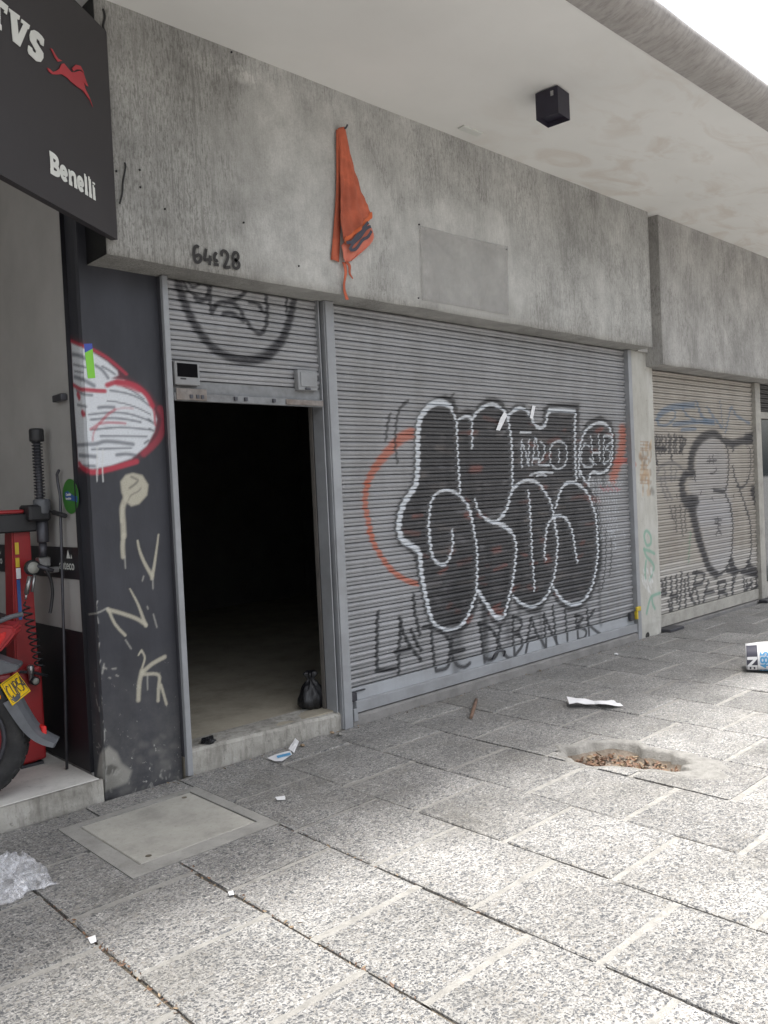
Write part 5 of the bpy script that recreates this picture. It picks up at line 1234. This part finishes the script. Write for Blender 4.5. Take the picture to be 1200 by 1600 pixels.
hd = cobj(tc, 'tool_head', box(BM(), sx-.035, sx+.03, sy-.03, sy+.03, Zp(886), Zp(871), .006), M_steel); cbox(tc, 'tool_finger', M_steel, sx-.01, sx+.06, sy-.06, sy-.02, Zp(896), Zp(887), bev=.004)
le = WX((102, 806), 1.78); cobj(tc, 'lever', tube(BM(), [(sx+.03, sy-.03, Zp(799)), tuple(np.array((sx+.03, sy-.03, Zp(799)))*.7+np.array(le)*.3), tuple(np.array((sx+.03, sy-.03, Zp(799)))*.68+np.array(le)*.32), le], [.006, .006, .014, .013], 8), M_bplast)
# stickers on the column
for (a, b, c_, d, m_) in ((12, 19, 848, 866, M_yel2), (13, 20, 872, 886, M_yel2), (14, 22, 888, 904, M_paper), (15, 24, 906, 968, M_blue)):
    p, q = W((a+11, c_), YC-.008), W((b+11, d), YC-.008); sub(obj('warning_label', box(BM(), p[0], q[0], YC-.0075, YC-.0062, q[2], p[2]), m_), colt)
# inflator gun with gauge, hose and coiled line
ig = empty('inflator_gun', W((50, 890), 4.5), label='air inflator gun with round gauge hanging from the tyre changer', cat='inflator')
gc_ = W((51, 887), 4.50)
cobj(ig, 'gauge', lathe(BM(), [(.001, -.012), (.038, -.012), (.041, -.006), (.041, .018), (.001, .018)], 24, 'Y', gc_), M_bplast); cobj(ig, 'dial', lathe(BM(), [(.001, -.0145), (.031, -.0135), (.031, -.0125)], 20, 'Y', gc_), M_dial)
for q0, q1, r_ in (((47, 900), (41, 928), .012), ((54, 898), (50, 925), .008), ((41, 928), (40, 937), .006)): cobj(ig, 'barrel' if r_ > .009 else 'trigger', tube(BM(), [W(q0, 4.49), W(q1, 4.49)], r_, 10), M_steel)
cobj(ig, 'valve_body', tube(BM(), [W((58, 884), 4.5), W((84, 892), 4.47)], [.016, .010], 10), M_dsteel)
cobj(ig, 'hose', tube(BM(), spline([W(q, 4.48) for q in ((72, 890), (79, 905), (82, 925), (80, 948), (78, 958))], 6), .009, 8), M_bplast)
bm = BM(); P0 = np.array(W((39, 940), 4.47)); P1 = np.array(W((62, 1040), 4.45)); hx = []
for k in range(260):
    t_ = k/259; c_ = P0*(1-t_)+P1*t_; hx.append((c_[0]+.022*math.cos(t_*62)*min(1, t_*8), c_[1]+.022*math.sin(t_*62)*min(1, t_*8), c_[2]))
cobj(ig, 'coiled_line', tube(bm, hx, .0048, 6), M_bplast)
rg = empty('air_regulator', W((50, 1060), 4.58), label='small air regulator with white dial on the red cabinet', cat='regulator'); q = W((55, 1064), 4.53)
cobj(rg, 'dial', lathe(BM(), [(.001, -.0125), (.017, -.012), (.017, -.010)], 16, 'Y', q), M_dial); cobj(rg, 'gauge', lathe(BM(), [(.001, -.0095), (.023, -.0095), (.024, .03), (.001, .03)], 16, 'Y', q), M_bplast)
q = W((48, 1047), 4.55); cobj(rg, 'regulator_body', lathe(BM(), [(.010, -.06), (.014, -.05), (.014, -.02), (.019, -.018), (.019, .022), (.012, .028)], 14, 'Z', q), M_steel)
cobj(rg, 'pipe', tube(BM(), [W((30, 1050), 4.57), W((48, 1050), 4.56), W((74, 1056), 4.56)], .008, 8), M_dsteel)

# --- motorcycle: rear half in view; local axis u points to its tail
BA = R(30); TU = np.array([math.cos(BA), -math.sin(BA), 0]); TN = np.array([math.sin(BA), math.cos(BA), 0])
WC = np.array([1.195, 4.30, .098+.312])
mc = empty('motorcycle', (WC[0]-.6*TU[0], WC[1]-.6*TU[1], .098), label='red motorcycle parked in the shop with yellow number plate and long grey rear mudguard', cat='motorcycle')
def B3(u, n, z): p = WC+TU*u+TN*n; return (p[0], p[1], z)
def bpx(q, n=0.0): return HIT(q, WC+TN*n, TN)
def wheel(u0):
    RT = .312
    bm = BM(); ringp = [(.215, -.045), (.235, -.062), (.27, -.068), (.298, -.055), (.31, -.028), (.312, 0), (.31, .028), (.298, .055), (.27, .068), (.235, .062), (.215, .045)]
    NA = 64; rings = []
    for r_, n_ in ringp: rings.append([bm.verts.new(B3(u0+r_*math.cos(2*math.pi*k/NA), n_, WC[2]+r_*math.sin(2*math.pi*k/NA))) for k in range(NA)])
    for a, b in list(zip(rings, rings[1:]))+[(rings[-1], rings[0])]:
        for k in range(NA): bm.faces.new((a[k], a[(k+1) % NA], b[(k+1) % NA], b[k])).smooth = True
    bmesh.ops.recalc_face_normals(bm, faces=bm.faces[:])
    # raised tread blocks
    for k in range(30):
        for sd_ in (-1, 1):
            a0 = 2*math.pi*(k+(.5 if sd_ > 0 else 0))/30
            for (n0, n1, da) in ((.006, .030, .0), (.034, .056, .05)):
                pr_ = []
                for an, nn in ((a0+da-.045, n0), (a0+da+.045, n0), (a0+da+.03, n1), (a0+da-.06, n1)):
                    rr = np.interp(nn, [0, .028, .055, .068], [.312, .310, .298, .27]); pr_.append((an, nn*sd_, rr))
                lo_ = [bm.verts.new(B3(u0+(r_-.003)*math.cos(an), nn, WC[2]+(r_-.003)*math.sin(an))) for an, nn, r_ in pr_]
                hi_ = [bm.verts.new(B3(u0+(r_+.006)*math.cos(an), nn, WC[2]+(r_+.006)*math.sin(an))) for an, nn, r_ in pr_]
                bm.faces.new(hi_)
                for i in range(4): bm.faces.new((lo_[i], lo_[(i+1) % 4], hi_[(i+1) % 4], hi_[i]))
    wh_ = cobj(mc, 'wheel', bm, M_rubber)
    bm = BM(); rings = []
    for r_, n_ in ((.218, -.044), (.222, -.050), (.205, -.048), (.195, -.035), (.195, .035), (.205, .048), (.222, .050), (.218, .044)): rings.append([bm.verts.new(B3(u0+r_*math.cos(2*math.pi*k/48), n_, WC[2]+r_*math.sin(2*math.pi*k/48))) for k in range(48)])
    for a, b in zip(rings, rings[1:]):
        for k in range(48): bm.faces.new((a[k], a[(k+1) % 48], b[(k+1) % 48], b[k])).smooth = True
    bmesh.ops.recalc_face_normals(bm, faces=bm.faces[:]); sub(obj('rim', bm, M_dsteel), wh_)
    for k in range(5):
        an = 2*math.pi*k/5+.3
        sub(obj('spoke', tube(BM(), [B3(u0+.03*math.cos(an), 0, WC[2]+.03*math.sin(an)), B3(u0+.20*math.cos(an+.12), 0, WC[2]+.20*math.sin(an+.12))], [.022, .015], 8), M_red), wh_)
    sub(obj('hub', tube(BM(), [B3(u0, -.07, WC[2]), B3(u0, .07, WC[2])], .045, 14), M_dsteel), wh_)
wheel(0.0); wheel(-1.28)
def bprism(name, mat, pts, n0, n1, bev=.006, conv=None):
    P = [(conv or (lambda q: bpx(q)))(q) for q in pts]; P = [tuple(np.array(p)+TN*n0) for p in P]
    bm = prism(BM(), P, TN, n1-n0)
    if bev: bmesh.ops.bevel(bm, geom=[e for e in bm.edges if e.is_manifold and e.calc_face_angle(0) > .5], offset=bev, segments=2, affect='EDGES', clamp_overlap=True)
    return cobj(mc, name, bm, mat)
uz = lambda q: B3(q[0], 0, q[1])
# long rear mudguard: curved channel, pixels traced in the side plane
mg = [(26, 1085), (38, 1108), (54, 1133), (70, 1148), (90, 1157)]
P = [np.array(bpx(q)) for q in spline(mg, 6)]; bm = BM(); rows = []
for i, p in enumerate(P):
    t_ = i/(len(P)-1); tg = (P[min(i+1, len(P)-1)]-P[max(i-1, 0)]); tg /= np.linalg.norm(tg); up_ = np.cross(TN, tg); up_ = up_ if up_[2] > 0 else -up_
    wd = .088*(1-.25*t_**2) if t_ < .97 else .05
    rows.append([bm.verts.new(tuple(p+TN*a+up_*b)) for a, b in ((-wd, -.048*(1-.6*t_)), (-wd*.9, .0), (-wd*.3, .012), (wd*.3, .012), (wd*.9, .0), (wd, -.048*(1-.6*t_)))])
for a, b in zip(rows, rows[1:]):
    for k in range(5): bm.faces.new((a[k], a[k+1], b[k+1], b[k]))
bmesh.ops.recalc_face_normals(bm, faces=bm.faces[:]); mgo = cobj(mc, 'mudguard', bm, M_gplast); solid(mgo, .006)
rp = np.array(bpx((65, 1140))); sub(obj('reflector', box(BM(), rp[0]-.012, rp[0]+.012, rp[1]-.035, rp[1]+.03, rp[2]-.022, rp[2]+.022, .004), M_redlens), mgo)
# number plate: quad traced, facing the tail and upwards
pc = np.array(bpx((24, 1080))); pcn = np.array([TU[0]*.80-TN[0]*.28, TU[1]*.80-TN[1]*.28, .95]); pcn /= np.linalg.norm(pcn)
quad = [HIT(q, pc, pcn) for q in ((0.5, 1069), (27, 1050), (48, 1079.5), (20, 1102))]
pl = cobj(mc, 'number_plate', prism(BM(), quad, tuple(-pcn), .004), M_yellow)
qa = [np.array(q) for q in quad]; pcx = lambda s, t: tuple((qa[0]*(1-s)+qa[1]*s)*(1-t)+(qa[3]*(1-s)+qa[2]*s)*t)
rim_ = [[(.05, .06), (.5, .06), (.95, .06)], [(.95, .06), (.95, .5), (.95, .94)], [(.95, .94), (.5, .94), (.05, .94)], [(.05, .94), (.05, .5), (.05, .06)]]
sub(obj('plate_border', strokes_mesh(rim_, .002, lambda q: pcx(*q), tuple(pcn), .0008), M_inkd), pl)
ch = lambda x0, ls: [[(x0+.15*a, .22+.56*b) for a, b in l] for l in ls]
txt = ch(.10, [[(.9, .15), (.5, 0), (.1, .2), (0, .5), (.1, .8), (.5, 1), (.9, .85)]])+ch(.31, [[(.1, 0), (.05, .7), (.4, 1), (.85, .8), (.9, 0)]])+ch(.50, [[(0, 1), (0, 0)], [(0, 0), (.8, .1), (.8, .4), (0, .5)], [(.3, .5), (.9, 1)]])+ch(.68, [[(.9, 0), (.1, .05), (.1, .45), (.8, .5), (.8, .95), (.1, 1)]])+ch(.84, [[(.6, 0), (0, .65), (.8, .65)], [(.6, .3), (.6, 1)]])
sub(obj('plate_number', strokes_mesh(txt, .0065, lambda q: pcx(*q), tuple(pcn), .0008), M_inkd), pl)
bprism('undertail', M_gplast, [(-60, 1010), (0, 1026), (34, 1037), (30, 1045), (0, 1052), (-40, 1062), (-80, 1060)], -.06, .06)
bprism('tail_fairing', M_red, [(-120, 940), (-40, 965), (0, 972), (28, 975), (30, 985), (8, 1012), (0, 1018), (-60, 1008), (-130, 1010)], -.085, .085, .012)
tl = bprism('tail_light', M_redlens, [(2, 987), (16, 982), (14, 992), (4, 1006)], -.092, .092, .004)
bprism('seat', M_bplast, [(-330, 880), (-240, 905), (-120, 925), (-40, 950), (10, 966), (0, 972), (-60, 966), (-160, 960), (-300, 945)], -.11, .11, .02)
cobj(mc, 'grab_rail', tube(BM(), spline([tuple(np.array(bpx(q))-TN*.10) for q in ((-90, 975), (-40, 975), (0, 968), (22, 960), (42, 955))], 6), [.012]*25, 8), M_gplast)
o = cobj(mc, 'turn_signal', lathe(BM(), [(.001, -.03), (.018, -.025), (.022, 0), (.016, .03), (.001, .034)], 14, 'Y', tuple(np.array(bpx((-2, 1083)))-TN*.08)), M_orange)
cobj(mc, 'plate_bracket', tube(BM(), [bpx((-40, 1052), .05), bpx((-8, 1062), .05), bpx((8, 1078), .05)], .012, 8), M_bplast)
# frame, engine, tank, fork and exhaust further forward
cobj(mc, 'swingarm', tube(BM(), [B3(0, -.09, .41), B3(-.55, -.09, .46)], .022, 8), M_dsteel); cobj(mc, 'swingarm', tube(BM(), [B3(0, .09, .41), B3(-.55, .09, .46)], .022, 8), M_dsteel)
cobj(mc, 'shock_absorber', tube(BM(), [B3(-.10, -.10, .47), B3(-.24, -.10, .80)], .028, 10), M_red)
cobj(mc, 'exhaust', tube(BM(), [B3(-.9, .16, .35), B3(-.5, .17, .36), B3(-.1, .18, .46), B3(.12, .18, .52)], [.02, .04, .055, .045], 12), M_dsteel)
bprism('engine', M_dsteel, [(-.95, .30), (-.50, .30), (-.50, .62), (-.60, .72), (-.90, .72)], -.13, .13, .02, uz)
bprism('fuel_tank', M_red, [(-1.02, .86), (-.62, .80), (-.56, .90), (-.68, 1.02), (-.92, 1.05), (-1.04, .98)], -.13, .13, .035, uz)
bprism('side_panel', M_red, [(-.62, .62), (-.30, .70), (-.20, .86), (-.58, .82)], -.12, .12, .01, uz)
cobj(mc, 'fork', tube(BM(), [B3(-1.28, -.09, .41), B3(-1.02, -.09, 1.02)], .02, 8), M_dsteel); cobj(mc, 'fork', tube(BM(), [B3(-1.28, .09, .41), B3(-1.02, .09, 1.02)], .02, 8), M_dsteel)
cobj(mc, 'handlebar', tube(BM(), [B3(-.92, -.36, 1.12), B3(-1.0, -.2, 1.10), B3(-1.0, .2, 1.10), B3(-.92, .36, 1.12)], .014, 8), M_bplast)
cobj(mc, 'headlight', lathe(BM(), [(.001, -.05), (.07, -.05), (.085, .0), (.05, .07), (.001, .08)], 18, 'X', B3(-1.14, 0, .95)), M_bplast)
cobj(mc, 'side_stand', tube(BM(), [B3(-.62, -.12, .32), B3(-.55, -.24, .104)], .012, 8), M_dsteel)

# --- unseen street tree added left of the camera to shade the pavement's left end
TX, TY = -2.3, .35
tr = empty('added_shade_tree', (TX, TY, 0), label='unseen street tree with spreading crown, added beyond the left edge to shade the left end of the pavement', cat='tree')
tk = BM(); tube(tk, [(TX, TY, -.12), (TX+.02, TY, .6), (TX+.08, TY+.04, 1.8), (TX+.2, TY+.12, 3.2), (TX+.4, TY+.25, 4.4)], [.20, .15, .13, .115, .09], 12); cobj(tr, 'trunk', tk, M_bark)
clumps = [(-.9, .7, 5.6, .9), (.0, 1.0, 5.3, .9), (-1.8, .4, 5.7, 1.0), (.55, .55, 5.9, .75), (-.3, .2, 6.3, .9), (-1.2, 1.3, 6.2, .8), (.25, 1.45, 5.9, .7), (-2.6, .6, 6.2, .9), (-1.6, -.5, 6.0, .9), (-.6, 1.7, 5.4, .6), (.9, 1.15, 5.5, .5)]
for a, b, c_, r_ in clumps[:8]:
    cobj(tr, 'limb', tube(BM(), [(TX+.4, TY+.25, 4.3), ((TX+.4+a)/2, (TY+.25+b)/2+.1, 5.0), (a, b, c_)], [.07, .045, .015], 7), M_bark)
V = []; F = []
for a, b, c_, r_ in clumps:
    for k in range(int(520*r_*r_)):
        d = Vector((random.gauss(0, 1), random.gauss(0, 1), random.gauss(0, 1))).normalized()*r_*random.random()**.5
        p = Vector((a+d.x, b+d.y, c_+d.z*.7)); s_ = random.uniform(.05, .085)
        m_ = Matrix.Translation(p) @ Matrix.Rotation(random.uniform(0, 6.28), 4, 'Z') @ Matrix.Rotation(random.gauss(0, .6), 4, 'X') @ Matrix.Rotation(random.gauss(0, .6), 4, 'Y')
        n0 = len(V); V += [tuple(m_ @ Vector(q)) for q in ((-s_, 0, 0), (0, -s_*.5, .01), (s_, 0, 0), (0, s_*.5, .01))]; F.append((n0, n0+1, n0+2, n0+3))
cobj(tr, 'crown', pyd('crown', V, F), M_fol)
